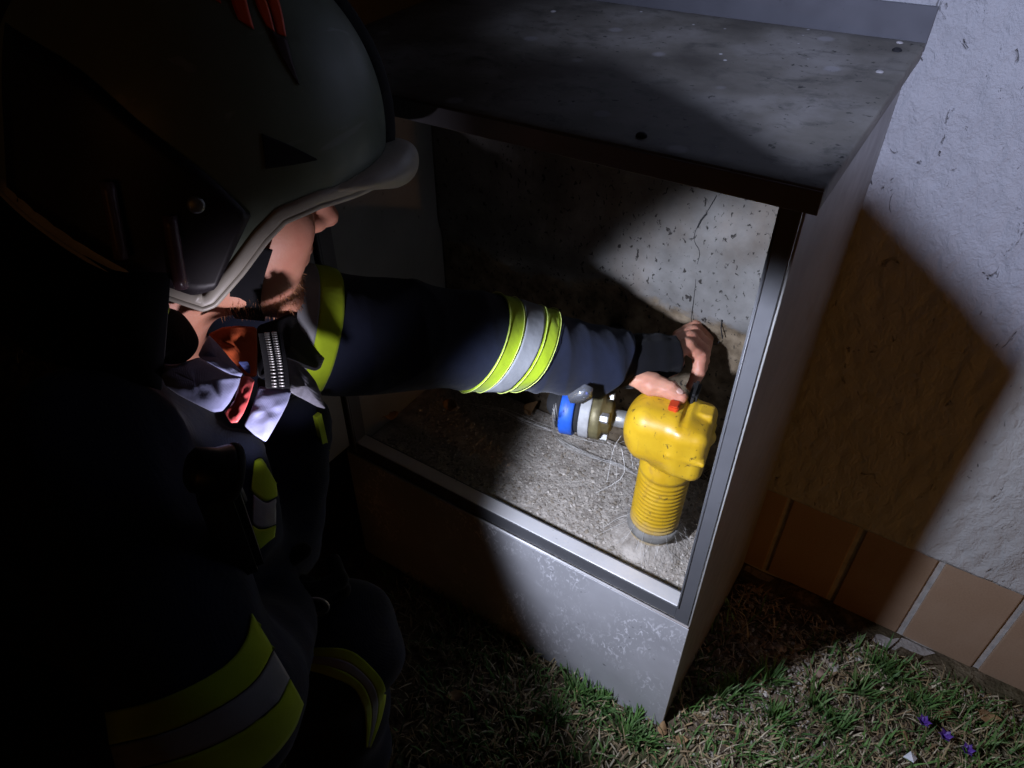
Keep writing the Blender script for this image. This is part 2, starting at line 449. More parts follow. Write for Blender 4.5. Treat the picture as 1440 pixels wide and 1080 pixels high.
# ------------------------------------------------------------------ ground
def ground_h(x, y):
    t = np.clip((y-0.10)/0.30, 0, 1); t = t*t*(3-2*t)
    near = np.exp(-((x/4.0)**2+(y/4.0)**2))
    b = 0.006*np.sin(x*17+1.3*np.sin(y*11))+0.006*np.sin(y*23+2*np.sin(x*9)) + 0.003*np.sin(x*61+y*47)+0.003*np.sin(y*71-x*39)
    return -0.040*t - 0.004 + b*near*(1-0.6*t)
def axis_pts(lo, hi, fine_lo, fine_hi, step, far):
    a = list(np.arange(fine_lo, fine_hi, step)); s = step*2; x = fine_lo
    while x > lo: x -= s; a.insert(0, max(x, lo)); s *= 1.35
    x = a[-1]; s = step*2
    while x < hi: x += s; a.append(min(x, hi)); s *= 1.35
    return np.array(a)
gx = axis_pts(-60, 60, -1.2, 1.3, 0.02, 60); gy = axis_pts(-60, 6, -1.0, 0.5, 0.02, 60)
GX, GY = np.meshgrid(gx, gy, indexing='ij'); GZ = ground_h(GX, GY)
V = np.stack([GX, GY, GZ], -1).reshape(-1, 3); ny = len(gy)
F = [(i*ny+j, (i+1)*ny+j, (i+1)*ny+j+1, i*ny+j+1) for i in range(len(gx)-1) for j in range(ny-1)]
put('ground', new_mesh('ground', V, F), M_SOIL, None, True, kind='structure')

# ------------------------------------------------------------------ house: rough rendered wall on a clinker plinth
house = thing('house', (0, WALL_Y, 0), 'house wall with rough white render above a brown clinker plinth', 'house')
TZ0, TZ1 = -0.0415, 0.1903
WX0, WX1 = -3.2, 3.4
def relief_wall():
    """render as a thick sheet with real trowel relief where the photograph sees it close up"""
    xs = np.concatenate([np.linspace(WX0, -0.1, 30), np.arange(-0.08, 0.95, 0.0055), np.linspace(1.0, WX1, 30)])
    zs = np.concatenate([np.arange(TZ1, 1.35, 0.0055), np.linspace(1.4, 3.2, 20)])
    X, Z = np.meshgrid(xs, zs, indexing='ij')
    r = np.random.default_rng(3); H = np.zeros_like(X)
    for _ in range(60):
        k = r.uniform(40, 230); a = r.normal(0, 0.55); ph = r.uniform(0, 6.28)
        H += np.sin(k*(X*math.cos(a)+Z*math.sin(a)*0.6)+ph + 1.5*np.sin(k*0.31*Z+ph*2))/ (k**0.55)
    H = H/np.abs(H).max()
    dense = (X > -0.1) & (X < 0.97) & (Z < 1.36)
    Y = WALL_Y - np.where(dense, 0.0029*H, 0)
    V = np.stack([X, Y, Z], -1).reshape(-1, 3); m = len(zs)
    F = [(i*m+j, (i+1)*m+j, (i+1)*m+j+1, i*m+j+1) for i in range(len(xs)-1) for j in range(m-1)]
    n = len(V)
    B = [(WX0, WALL_Y+0.3, TZ1), (WX1, WALL_Y+0.3, TZ1), (WX1, WALL_Y+0.3, 3.2), (WX0, WALL_Y+0.3, 3.2)]
    F.append((n, n+3, n+2, n+1))
    F.append(tuple([n, n+1] + [i*m for i in range(len(xs)-1, -1, -1)]))
    F.append(tuple([n+3] + [i*m+m-1 for i in range(len(xs))] + [n+2]))
    return new_mesh('wall', list(V)+B, F)
put('wall', relief_wall(), M_STUCCO, house, True)
box('plinth_mortar', (WX0, WALL_Y+0.0105, -0.30), (WX1, WALL_Y+0.25, TZ1-0.001), M_MORTAR, house, 0)
bm = box_bm((WX0, WALL_Y-0.034, -0.30), (WX1, WALL_Y+0.0095, TZ0-0.006), 0.004, 2)
from_bm('footing', bm, M_CONC, house)
TW = 0.1336; JX = 0.3104; JW = 0.0125
tile_me = bpy.data.meshes.new('tile'); bm = box_bm((-(TW-JW)/2, 0, 0), ((TW-JW)/2, 0.012, TZ1-TZ0-0.003), 0.0022, 2); bm.to_mesh(tile_me); bm.free()
tile_me.materials.append(M_TILE)
k0 = int((WX0-JX)/TW)+1; k1 = int((WX1-JX)/TW)-1
for k in range(k0, k1):
    o = bpy.data.objects.new('tile', tile_me); C.objects.link(o)
    o.location = (JX+TW*(k+0.5)+random.uniform(-.001, .001), WALL_Y+0.006+random.uniform(-.001, .001), TZ0+random.uniform(-.0015, .0015))
    o.rotation_euler = (random.uniform(-.004, .004), 0, random.uniform(-.006, .006))
    adopt(o, house)

# ------------------------------------------------------------------ gas cabinet
cab = thing('gas_cabinet', ((CAB_L+CAB_R)/2, 0.2, 0), 'open sheet metal gas cabinet with sloping lid standing against the house wall', 'cabinet')
T = 0.003
box('side_panel', (CAB_R-T, 0.0025, -0.08), (CAB_R, WALL_Y-0.003, TOP_Z-0.002), M_SIDE, cab, 0.0008)
box('side_panel', (CAB_L, 0.0025, -0.08), (CAB_L+T, WALL_Y-0.003, TOP_Z-0.002), M_SIDE, cab, 0.0008)
for o in list(cab.children):
    for v in o.data.vertices:
        if v.co.z > 0.9: v.co.z = lid_z(v.co.x, v.co.y)-0.0225
# closed lower front with its folded top edge
fp = box('front_panel', (CAB_L+0.001, -0.0012, -0.08), (CAB_R+0.0004, 0.002, PANEL_Z-0.004), M_PANEL, cab, 0.0008)
tube('folded_edge', [(CAB_L+0.002, 0.0008, PANEL_Z-0.0022), (CAB_R-0.001, 0.0008, PANEL_Z-0.0022)], 0.0022, M_RAIL, fp, 10)
# frame round the opening
box('bottom_rail', (CAB_L+0.024, 0.003, PANEL_Z+0.001), (CAB_R-0.0245, 0.005, PANEL_Z+0.026), M_FRAME, cab, 0.0006)
led = from_bm('sill', box_bm((CAB_L+0.024, 0.0052, PANEL_Z+0.0235), (CAB_R-0.0245, 0.030, PANEL_Z+0.0265), 0.0012, 3), M_RAIL, cab)
box('sill_lip', (CAB_L+0.026, 0.0305, FLOOR_Z-0.01), (CAB_R-0.027, 0.0325, PANEL_Z+0.0255), M_FRAME, led, 0.0005)
for nm, x0, x1, ix in (('right', CAB_R-0.024, CAB_R-0.0032, CAB_R-0.0255), ('left', CAB_L+0.0032, CAB_L+0.024, CAB_L+0.0245)):
    j = box('jamb', (x0, 0.0005, PANEL_Z+0.001), (x1, 0.0045, TOP_Z-0.003), M_FRAME, cab, 0.0009)
    s = 1 if nm == 'left' else -1
    box('return_flange', (min(x0, x0+0.0015) if nm == 'right' else x1-0.0015, 0.0048, PANEL_Z+0.028), (x0+0.0015 if nm == 'right' else x1, 0.030, TOP_Z-0.004), M_FRAME, j, 0.0005)
    tube('seal_bead', [(x0+0.003 if nm == 'right' else x1-0.003, 0.0004, PANEL_Z+0.03), (x0+0.003 if nm == 'right' else x1-0.003, 0.0004, TOP_Z-0.01)], 0.0010, M_FRAME, j, 8)
box('top_rail', (CAB_L+0.0245, 0.014, TOP_Z-0.012), (CAB_R-0.0245, 0.0165, TOP_Z-0.004), M_FRAME, cab, 0.0006)
# inside: plaster back and plinth of dusty concrete
def plaster_back():
    xs = np.linspace(CAB_L+T+0.001, CAB_R-T-0.001, 150); zs = np.linspace(0.0, TOP_Z-0.004, 150)
    X, Z = np.meshgrid(xs, zs, indexing='ij'); r = np.random.default_rng(5); H = np.zeros_like(X)
    for _ in range(40):
        k = r.uniform(15, 160); a = r.uniform(0, 3.14); H += np.sin(k*(X*math.cos(a)+Z*math.sin(a))+r.uniform(0, 6.28))/k**0.7
    Y = BACK_Y + 0.0025*H + 0.010/(1+np.exp((Z-PLASTER_Z+0.01*np.sin(X*31)+0.012*np.sin(X*11+1))/0.006))
    V = np.stack([X, Y, Z], -1).reshape(-1, 3); m = len(zs)
    return slab_vf(V, [(i*m+j, (i+1)*m+j, (i+1)*m+j+1, i*m+j+1) for i in range(len(xs)-1) for j in range(m-1)], 0.02)
put('plaster_back', new_mesh('plaster_back', *plaster_back()), M_PLASTER, cab, True)
M_INFLOOR = simple('dusty_floor', (0.52, 0.47, 0.41), (0.28, 0.245, 0.205), 0.97, 0, 45, 1.0, 160, 0.004)
box('cabinet_floor', (CAB_L+T+0.001, 0.006, 0.02), (CAB_R-T-0.001, BACK_Y+0.001, FLOOR_Z), M_INFLOOR, cab, 0)
# crack in the plaster
def wall_path(pts, off=0.0):
    return [ray_plane(u, v, 1, BACK_Y-off) for u, v in pts]
crk = join_vf([tube_vf(catmull(wall_path(p, 0.0002), 40), 0.0008*s, 5) for p, s in (
    ([(1008, 275), (990, 305), (978, 325), (977, 340), (984, 355), (980, 375), (978, 400), (975, 425), (972, 452), (977, 475)], 0.7),
    ([(1016, 450), (1014, 460), (1016, 476)], 1.2), ([(994, 300), (986, 310), (981, 320)], 1.7), ([(985, 478), (1005, 484), (1012, 480)], 0.9))])
put('plaster_crack', new_mesh('plaster_crack', *crk), M_BLKM, cab, True)
# lid: sloping sheet with turned-down edges, upstand against the wall
def lid_mesh():
    x0, x1, y0, y1, th = CAB_L-0.012, 0.0105, -0.0035, WALL_Y-0.004, 0.0205
    nx, nyy = 40, 28; V = []; F = []
    xs = np.linspace(x0, x1, nx); ys = np.linspace(y0, y1, nyy)
    for x in xs:
        for y in ys:
            sag = 0.0016*math.sin(9*x)*math.sin(7*y) - 0.002*math.sin(math.pi*(x-x0)/(x1-x0))*math.sin(math.pi*(y-y0)/(y1-y0))
            V.append((x, y, lid_z(x, y)+sag))
    F = [(i*nyy+j, (i+1)*nyy+j, (i+1)*nyy+j+1, i*nyy+j+1) for i in range(nx-1) for j in range(nyy-1)]
    V = np.array(V); n = len(V); Lo = V.copy(); Lo[:, 2] -= th
    edge = [i*nyy for i in range(nx)] + [(nx-1)*nyy+j for j in range(1, nyy)] + [i*nyy+nyy-1 for i in range(nx-2, -1, -1)] + [j for j in range(nyy-2, 0, -1)]
    V = np.vstack([V, Lo])
    for a, b in zip(edge, edge[1:]+edge[:1]): F.append((a, a+n, b+n, b))
    F += [tuple(i+n for i in reversed(f)) for f in F[:(nx-1)*(nyy-1)]]
    return new_mesh('lid', V, F)
lid = put('lid', lid_mesh(), M_LID, cab)
bv = lid.modifiers.new('bevel', 'BEVEL'); bv.width = 0.0018; bv.segments = 2; bv.limit_method = 'ANGLE'; bv.angle_limit = math.radians(50)
smooth_mesh(lid.data)
# front hem of the lid, a folded strip of its own
def strip(x0, x1, y0, y1, dz0, dz1, bev=0.0006):
    bm = box_bm((x0, y0, 0), (x1, y1, 1), 0)
    for v in bm.verts:
        v.co.z = lid_z(v.co.x, max(v.co.y, -0.0035)) + (dz1 if v.co.z > 0.5 else dz0)
    if bev: bmesh.ops.bevel(bm, geom=list(bm.edges), offset=bev, segments=1, affect='EDGES')
    return bm
from_bm('front_hem', strip(CAB_L-0.012, 0.0105, -0.0058, -0.0037, -0.0235, -0.0015), mat_panel('hem_metal', 0.17, False, 0.2, (1.0, 0.97, 1.06)), lid)
from_bm('upstand', strip(CAB_L-0.012, 0.0115, WALL_Y-0.0064, WALL_Y-0.0035, -0.01, 0.040), M_FRAME, lid)
for u, v, dark in ((1263, 66, 1), (1267, 54, 0), (902, 193, 1), (1238, 98, 0), (778, 15, 0)):
    q = ray_plane(u, v, 2, lid_z(*ray_plane(u, v, 2, .98)[:2])); zz = lid_z(q[0], q[1])
    lathe('fixing_screw' if dark else 'silicone_blob', [(0, .003), (.0035, .0028), (.0055, .0012), (.006, -.002)] if dark else [(0, .0016), (.0025, .0014), (.004, .0006), (.0045, -.002)], (q[0], min(q[1], WALL_Y-.012), zz), (0.02, -.05, 1), M_BLKM if dark else M_MORTAR, lid, 14)
# open door leaf on the left, hinged to the left jamb
door = box('door', (CAB_L+0.001, -0.300, PANEL_Z+0.022), (CAB_L+0.016, -0.004, TOP_Z-0.03), M_SIDE, cab, 0.001)
for z in (0.42, 0.84):
    tube('hinge', [(CAB_L+0.004, -0.0045, z-0.025), (CAB_L+0.004, -0.0045, z+0.025)], 0.0035, M_STEEL, door, 10)

# ------------------------------------------------------------------ dust and grit on the cabinet floor
def scatter_bits(name, n, sampler, size, mat, cols, flat=0.6, seed=1):
    r = np.random.default_rng(seed); V = []; F = []; K = []
    octa = np.array([(1, 0, 0), (-1, 0, 0), (0, 1, 0), (0, -1, 0), (0, 0, 1), (0, 0, -1)], float)
    of = [(0, 2, 4), (2, 1, 4), (1, 3, 4), (3, 0, 4), (2, 0, 5), (1, 2, 5), (3, 1, 5), (0, 3, 5)]
    for _ in range(n):
        x, y, z = sampler(r)
        s = size[0]*(size[1]/size[0])**(r.random()**2.2)
        a = r.uniform(0, 6.28); q = octa*np.array([s*r.uniform(.6, 1.5), s*r.uniform(.6, 1.2), s*flat])*r.uniform(.7, 1.15, (6, 1))
        ca, sa = math.cos(a), math.sin(a)
        q = np.stack([q[:, 0]*ca-q[:, 1]*sa, q[:, 0]*sa+q[:, 1]*ca, q[:, 2]+q[:, 0]*r.uniform(-.4, .4)], 1) + np.array([x, y, z+s*flat*0.35])
        b = len(V); V += q.tolist(); F += [tuple(i+b for i in f) for f in of]
        c = np.array(cols[r.integers(len(cols))])*r.uniform(.7, 1.25); K += [c]*6
    me = new_mesh(name, V, F); at = me.color_attributes.new('Col', 'FLOAT_COLOR', 'POINT')
    at.data.foreach_set('color', np.c_[np.array(K), np.ones(len(K))].ravel().astype(np.float32))
    return me
def grit_at(r):
    while True:
        x = r.uniform(CAB_L+0.03, CAB_R-0.03); y = 0.034+0.262*r.random()
        if math.hypot(x+0.122, y-0.137) > 0.043: return x, y, FLOOR_Z
gcols = [(.44, .40, .345), (.38, .34, .29), (.50, .455, .40), (.27, .23, .18), (.46, .42, .365), (.33, .285, .235)]
o = put('floor_grit', scatter_bits('floor_grit', 11000, grit_at, (0.0009, 0.0048), M_GRIT, gcols, 0.55, 4), M_GRIT, cab, kind='stuff')

# ------------------------------------------------------------------ gas shut-off valve
PX, PY = -0.122, 0.137
valve = thing('gas_valve', (PX, PY, FLOOR_Z), 'yellow gas shut-off valve on a ribbed upright pipe inside the cabinet', 'valve')
R0 = 0.0385
prof = [(R0*0.96, -0.03), (R0*0.96, 0.032)]
z = 0.034
while z < 0.146:
    prof += [(R0*0.955, z), (R0*1.0, z+0.0022), (R0*1.02, z+0.0045), (R0*1.0, z+0.0068)]; z += 0.0085
prof += [(R0*0.97, z), (R0*0.98, z+0.005), (R0*1.03, z+0.007), (R0*1.03, z+0.013), (R0*0.92, z+0.022), (R0*0.82, z+0.032), (R0*0.80, z+0.060)]
pipe = lathe('ribbed_pipe', prof, (PX, PY, FLOOR_Z), (0.02, 0, 1), M_YEL, valve, 64)
lathe('grey_ring', [(R0*0.9, .026), (R0*1.06, .027), (R0*1.10, .031), (R0*1.10, .040), (R0*1.05, .043), (R0*0.9, .043)], (PX, PY, FLOOR_Z), (0.02, 0, 1), simple('dusty_ring', (0.26, 0.25, 0.23), (0.18, 0.17, 0.15), 0.9, 0, 60, .5), valve, 64)
BZ = FLOOR_Z + 0.232
AX = np.array([0.985, 0.17, 0.0]); AX /= np.linalg.norm(AX); AY = np.array([-AX[1], AX[0], 0]); AZ = np.array([0, 0, 1.0])
BC = np.array([PX+0.003, PY, BZ])
def body_sdf(P):
    ax = (AX, AY, AZ)
    d = s_box(P, BC + AX*-0.012 + AZ*0.002, (0.050, 0.043, 0.047), 0.028, ax)
    d = smin(d, s_box(P, BC + AX*0.029 - AZ*0.004, (0.026, 0.046, 0.045), 0.016, ax), 0.014)
    d = smin(d, s_ell(P, BC + AX*-0.052 + AZ*0.002, (0.018, 0.032, 0.034), ax), 0.012)
    d = smin(d, s_cap(P, BC - AZ*0.03, BC-AZ*0.085, 0.032, 0.030), 0.016)
    d = smax(d, -s_box(P, BC + AX*0.014 + AZ*0.050, (0.0030, 0.06, 0.007), 0.003, ax), 0.006)
    d = smin(d, s_box(P, BC + AX*0.029 - AZ*0.004, (0.0272, 0.0475, 0.004), 0.002, ax), 0.002)
    d = smin(d, s_box(P, BC + AX*-0.036, (0.0025, 0.0445, 0.0485), 0.02, ax), 0.003)
    d = smin(d, s_box(P, BC + AX*0.040 + AZ*0.038 + AY*0.012, (0.011, 0.013, 0.010), 0.003, ax), 0.004)
    d = smin(d, s_cap(P, BC + AX*0.044 + AY*0.01, BC + AX*0.048 + AY*0.01, 0.013), 0.003)
    return d
bV, bF = surf_net(body_sdf, BC-0.125, BC+np.array([.115, .1, .09]), 0.0024)
put('valve_body', new_mesh('valve_body', bV, bF), M_YEL, valve, True)
lathe('dust_mound', [(0, .018), (R0*.9, .018), (R0*1.06, .015), (R0*1.22, .009), (R0*1.45, .004), (R0*1.8, -.002)], (PX, PY, FLOOR_Z), (0, 0, 1), M_INFLOOR, cab, 48)
# red push button on top, black turning lever behind the thumb
btn = px(936, 560, 1.035)
def rbox(name, c, hs, ax, m, parent, bev=0.0015):
    bm = box_bm((-1, -1, -1), (1, 1, 1), 0)
    for v in bm.verts: v.co = Vector([v.co[i]*hs[i] for i in range(3)])
    if bev: bmesh.ops.bevel(bm, geom=list(bm.edges), offset=bev, segments=2, affect='EDGES')
    for v in bm.verts:
        w = np.asarray(c) + ax[0]*v.co.x + ax[1]*v.co.y + ax[2]*v.co.z; v.co = Vector(w)
    return from_bm(name, bm, m, parent)
rbox('red_button', BC + AX*-0.004 - AY*0.004 + AZ*0.049, (0.0068, 0.0085, 0.008), (AX, AY, AZ), M_REDP, valve)
rbox('lever', BC + AX*0.016 + AZ*0.049 + AY*0.040, (0.006, 0.020, 0.010), (AX, AY, AZ), M_BLKM, valve, 0.004)
# union to the left: spindle, flange with bolts, print band, blue insulating ring, black coupling
UD = np.array([-0.955, -0.26, -0.02]); UD /= np.linalg.norm(UD)
U0 = BC + AX*-0.062 + AZ*0.0
lathe('spindle', [(0, -.006), (.017, -.006), (.018, .004), (.013, .007), (.013, .034), (.015, .036), (.015, .05)], U0, UD, M_STEEL, valve, 32)
fl = lathe('flange', [(.0, .026), (.020, .026), (.026, .030), (.028, .038), (.036, .041), (.0375, .043), (.0375, .054), (.036, .056), (0, .056)], U0, UD, M_BRASS, valve, 48)
ux, uy, _ = basis(UD)
for k in range(4):
    a = 0.6+math.pi/2*k; c = U0 + UD*0.040 + (ux*math.cos(a)+uy*math.sin(a))*0.0305
    put('bolt', new_mesh('bolt', *lathe_vf([(0, -.011), (.0072, -.011), (.0080, -.010), (.0080, -.003), (.0072, .001), (0, .001)], c, UD, 6)), M_STEEL, fl)
bd = lathe('print_band', [(.030, .0565), (.0375, .0565), (.0378, .058), (.0378, .0705), (.037, .072), (.030, .072)], U0, UD, M_BAND, valve, 48)
for k in range(14):
    a = -2.6 + k*0.13
    if k in (5, 10): continue
    n = ux*math.cos(a)+uy*math.sin(a); tg = -ux*math.sin(a)+uy*math.cos(a)
    rbox('print_mark', U0 + UD*0.064 + n*0.0378, (0.0028+0.0008*(k % 3), 0.0011, 0.0003), (UD, tg, n), M_INK, bd, 0)
lathe('gasket', [(.02, .0725), (.033, .0725), (.033, .080), (.02, .080)], U0, UD, M_BLKM, valve, 40)
lathe('blue_ring', [(.02, .0805), (.0365, .0805), (.0385, .0825), (.0385, .0995), (.0365, .1015), (.02, .1015)], U0, UD, M_BLUE, valve, 48)
lathe('coupling', [(.02, .102), (.031, .102), (.031, .108), (.024, .111), (.0, .111)], U0, UD, M_BLKM, valve, 40)
el = U0+UD*.100
tube('elbow_pipe', catmull([el, el+UD*.012+np.array([0, .002, .0]), el+UD*.018+np.array([0, .022, .003]), el+UD*.018+np.array([0, .06, .006]), np.array([(el+UD*.018)[0], BACK_Y+.01, el[2]+.008])], 24), .017, M_BLKM, valve, 24)
# soft clear plastic tag hanging over the union
bt = NB('clear_plastic'); bt.b.inputs['Transmission Weight'].default_value = 0.85
M_CLEAR = bt.done((0.55, 0.57, 0.62), 0.15, 0, bt.bump(bt.noise(40), .3, .004))
tg = [(798, 556, 1.01), (822, 540, 1.0), (834, 545, 1.0), (832, 560, 1.01), (820, 567, 1.015), (802, 566, 1.015)]
V = [px(*q) for q in tg]; cc = np.mean(V, 0) - CF*0.006
V.append(cc); F = [(i, (i+1) % 6, 6) for i in range(6)]
put('plastic_tag', new_mesh('plastic_tag', *slab_vf(V, F, 0.0012)), M_CLEAR, valve, True)

# ------------------------------------------------------------------ cobwebs, leaves, roots in the cabinet
def floor_pt(u, v, dz=0.0): return ray_plane(u, v, 2, FLOOR_Z+dz)
r = np.random.default_rng(21)
def fuzzy(path, n, spread, rad, rr):
    parts = []
    P = catmull(path, 30)
    for k in range(n):
        off = rr.normal(0, spread, 3); j = rr.normal(0, spread*0.35, (8, 3))
        i0 = rr.integers(0, 12); i1 = rr.integers(18, 30)
        q = P[np.linspace(i0, i1, 8).astype(int)] + off*np.sin(np.linspace(0, 3.14, 8))[:, None] + j
        parts.append(tube_vf(catmull(q, 14), rad*rr.uniform(.5, 1.2), 4, False))
    return join_vf(parts)
webA = [px(780, 568, 1.03), px(778, 590, 1.06), floor_pt(781, 612, .018), floor_pt(800, 625, .014), floor_pt(830, 640, .012), floor_pt(868, 652, .012), floor_pt(895, 668, .01)]
put('cobweb', new_mesh('cobweb', *fuzzy(webA, 16, 0.0042, 0.00026, r)), M_WEB, None, False, label='thick dusty cobweb strand hanging from the blue ring to the pipe', cat='cobweb', group='cobwebs in the cabinet')
webB = [floor_pt(650, 567, .03), floor_pt(700, 575, .03), floor_pt(740, 592, .02), floor_pt(790, 610, .015), floor_pt(860, 628, .012)]
put('cobweb', new_mesh('cobweb', *fuzzy(webB, 9, 0.0035, 0.0003, r)), M_WEB, None, False, label='faint cobweb threads along the floor under the sleeve', cat='cobweb', group='cobwebs in the cabinet')
parts = []
for k in range(46):
    a = floor_pt(r.uniform(968, 1004), r.uniform(640, 740), r.uniform(.0, .05)); b_ = a + r.normal(0, .022, 3); m_ = (a+b_)/2 + r.normal(0, .008, 3)
    for q in (a, b_, m_): q[2] = max(q[2], FLOOR_Z+.002); q[0] = min(q[0], CAB_R-.006)
    parts.append(tube_vf(catmull([a, m_, b_], 8), r.uniform(.0003, .0011), 4, False))
put('cobweb', new_mesh('cobweb', *join_vf(parts)), simple('root_web', (.34, .29, .23), (.16, .12, .08), .9), None, False, label='tangle of dry roots and web between the yellow pipe and right jamb', cat='cobweb', group='cobwebs in the cabinet')
parts = []
for k in range(54):
    a = np.array([PX, PY, FLOOR_Z]) + np.array([math.cos(k*2.4), math.sin(k*2.4), 0])*0.038; a[2] += r.uniform(.002, .055)
    d = np.array([math.cos(k*2.4+r.normal(0, .5)), math.sin(k*2.4+r.normal(0, .5)), 0])*r.uniform(.012, .045)
    b_ = a + d; b_[2] = FLOOR_Z + r.uniform(.0015, .006); m_ = (a+b_)/2 + r.normal(0, .004, 3)
    b_[0] = min(b_[0], CAB_R-.006); b_[1] = max(b_[1], .036)
    parts.append(tube_vf(catmull([a, m_, b_], 7), r.uniform(.00014, .0003), 3, False))
put('cobweb', new_mesh('cobweb', *join_vf(parts)), M_WEB, None, False, label='dusty cobweb skirt around the foot of the yellow pipe', cat='cobweb', group='cobwebs in the cabinet')
parts = []
for k in range(7):
    a = U0 + UD*r.uniform(.0, .06) + np.array([r.normal(0, .01), r.normal(0, .02), -.03]); b_ = a + np.array([r.normal(0, .03), r.normal(.02, .03), -r.uniform(.03, .16)])
    b_[2] = max(b_[2], FLOOR_Z+.003); m_ = (a+b_)/2 + r.normal(0, .01, 3)
    parts.append(tube_vf(catmull([a, m_, b_], 8), r.uniform(.0002, .00045), 3, False))
put('cobweb', new_mesh('cobweb', *join_vf(parts)), M_WEB, None, False, label='loose cobweb threads drooping below the bolted flange', cat='cobweb', group='cobwebs in the cabinet')
def leaf_mesh(L, Wd, curl, seed):
    rr = np.random.default_rng(seed); V = []; n = 7
    for i in range(n):
        t = i/(n-1); w = Wd*math.sin(math.pi*min(t*0.92+0.06, 1))**0.8*rr.uniform(.85, 1.15)
        for s in (-1, 0, 1):
            V.append(((t-0.5)*L, s*w, curl*(t-0.4)**2*4*L + abs(s)*w*0.5*curl*2 + rr.normal(0, .0007)))
    F = [(i*3+k, i*3+k+1, (i+1)*3+k+1, (i+1)*3+k) for i in range(n-1) for k in (0, 1)]
    V, F = slab_vf(V, F, 0.0006)
    st = tube_vf([(-L*.5, 0, curl*.64*L), (-L*.62, 0.002, curl*.9*L), (-L*.75, 0, curl*L*.8)], .0006, 5)
    return join_vf([(V, F), st])
def leaf(pos, L, Wd, curl, rz, rx, seed, label, group):
    V, F = leaf_mesh(L, Wd, curl, seed)
    o = put('dry_leaf', new_mesh('dry_leaf', V, F), M_LEAF, None, True, label=label, cat='leaf', group=group)
    o.location = tuple(pos); o.rotation_euler = (rx, 0.2, rz)
leaf(floor_pt(549, 586, .012), .026, .009, .35, 1.2, .5, 1, 'pale dry leaf lying at the left end of the cabinet floor', 'dry leaves in the cabinet')
leaf(floor_pt(634, 570, .02), .030, .012, .5, .3, .7, 2, 'crumpled brown leaf on the floor below the middle of the sleeve', 'dry leaves in the cabinet')
leaf(floor_pt(738, 578, .02), .034, .012, .5, 1.9, .9, 3, 'upright brown leaf beside the blue ring', 'dry leaves in the cabinet')

# ------------------------------------------------------------------ lawn
def in_cab(x, y): return CAB_L-0.004 < x < CAB_R+0.004 and y > -0.004
def lawn_density(x, y):
    d = 0.50 + 0.55*math.sin(x*7.3+1.2*math.sin(y*5.1))*math.sin(y*8.7+x*2.1+0.6)
    # bare strip: gravel beside the cabinet, soil at the foot of the wall
    gx, gy = x-0.10, y-0.17
    d -= 0.95*math.exp(-((gx/0.10)**2+(gy/0.12)**2))
    d -= 0.9*math.exp(-((y-WALL_Y)/0.055)**2)
    d -= 0.35*math.exp(-((x+0.02)/0.09)**2-((y+0.10)/0.08)**2)
    return d
def grass_mesh(n, xr, yr, hmul, seed, dens=True, clumps=()):
    r = np.random.default_rng(seed); V = []; F = []; K = []
    greens = [(.075, .160, .035), (.105, .20, .050), (.060, .130, .035), (.13, .21, .075), (.09, .17, .06)]
    straws = [(.36, .29, .16), (.27, .21, .11), (.44, .38, .26), (.20, .15, .08)]
    cnt = 0; tries = 0
    spots = []
    while cnt < n and tries < n*12:
        tries += 1
        if clumps and cnt < len(clumps)*70:
            cx, cy = clumps[cnt//70]; x = r.normal(cx, .011); y = r.normal(cy, .009); clump = True
        else:
            x = r.uniform(*xr); y = r.uniform(*yr); clump = False
            if dens and r.random() > lawn_density(x, y): continue
        if in_cab(x, y) or y > WALL_Y-0.038: continue
        z = float(ground_h(np.float64(x), np.float64(y)))-0.002
        straw = (r.random() < 0.42) and not clump
        L = (r.uniform(.016, .050) if not clump else r.uniform(.022, .058))*hmul
        w = r.uniform(.0011, .0024) if not straw else r.uniform(.0007, .0017)
        a = r.uniform(0, 6.28)
        lean = r.uniform(.2, 1.1) if not straw else r.uniform(.8, 1.55)
        if clump: lean = r.uniform(.1, .9); a = math.atan2(y-cy, x-cx)+r.normal(0, .5)
        dx, dy = math.cos(a), math.sin(a); sx, sy = -dy*w, dx*w
        b = len(V); pts = []
        px_, py_, pz_ = x, y, z; th = lean*0.35
        for i in range(4):
            ww = (1, .95, .7, .05)[i]
            V.append((px_-sx*ww, py_-sy*ww, pz_)); V.append((px_+sx*ww, py_+sy*ww, pz_))
            px_ += dx*math.sin(th)*L/3; py_ += dy*math.sin(th)*L/3; pz_ += math.cos(th)*L/3; th += lean*0.5
            if pz_ < z+0.003: pz_ = z+0.003
        for i in range(3): F.append((b+2*i, b+2*i+1, b+2*i+3, b+2*i+2))
        c = np.array((straws if straw else greens)[r.integers(4)])*r.uniform(.75, 1.3); K += [c]*8
        cnt += 1
    me = new_mesh('grass', V, F); at = me.color_attributes.new('Col', 'FLOAT_COLOR', 'POINT')
    at.data.foreach_set('color', np.c_[np.array(K), np.ones(len(K))].ravel().astype(np.float32))
    return me
def gpt(u, v): return ray_plane(u, v, 2, 0.0)
cl = [tuple(gpt(u, v)[:2]) for u, v in ((890, 1015), (880, 1030), (830, 985), (810, 975), (845, 990), (1010, 985), (1040, 968), (1085, 955), (1245, 925), (1265, 940), (1215, 965), (1150, 990), (905, 1040), (1300, 985), (1180, 1020), (780, 1010), (1090, 1010))]
put('grass', grass_mesh(14000, (-0.62, 0.85), (-0.52, 0.40), 1.0, 5, True, cl), M_GRASS, None, False, kind='stuff', label='short patchy lawn of green and straw coloured blades', cat='grass')
put('grass', grass_mesh(9000, (-2.6, 2.8), (-2.4, 0.38), 1.15, 6, True), M_GRASS, None, False, kind='stuff', label='wider lawn around the cabinet and behind the kneeling firefighter', cat='grass')
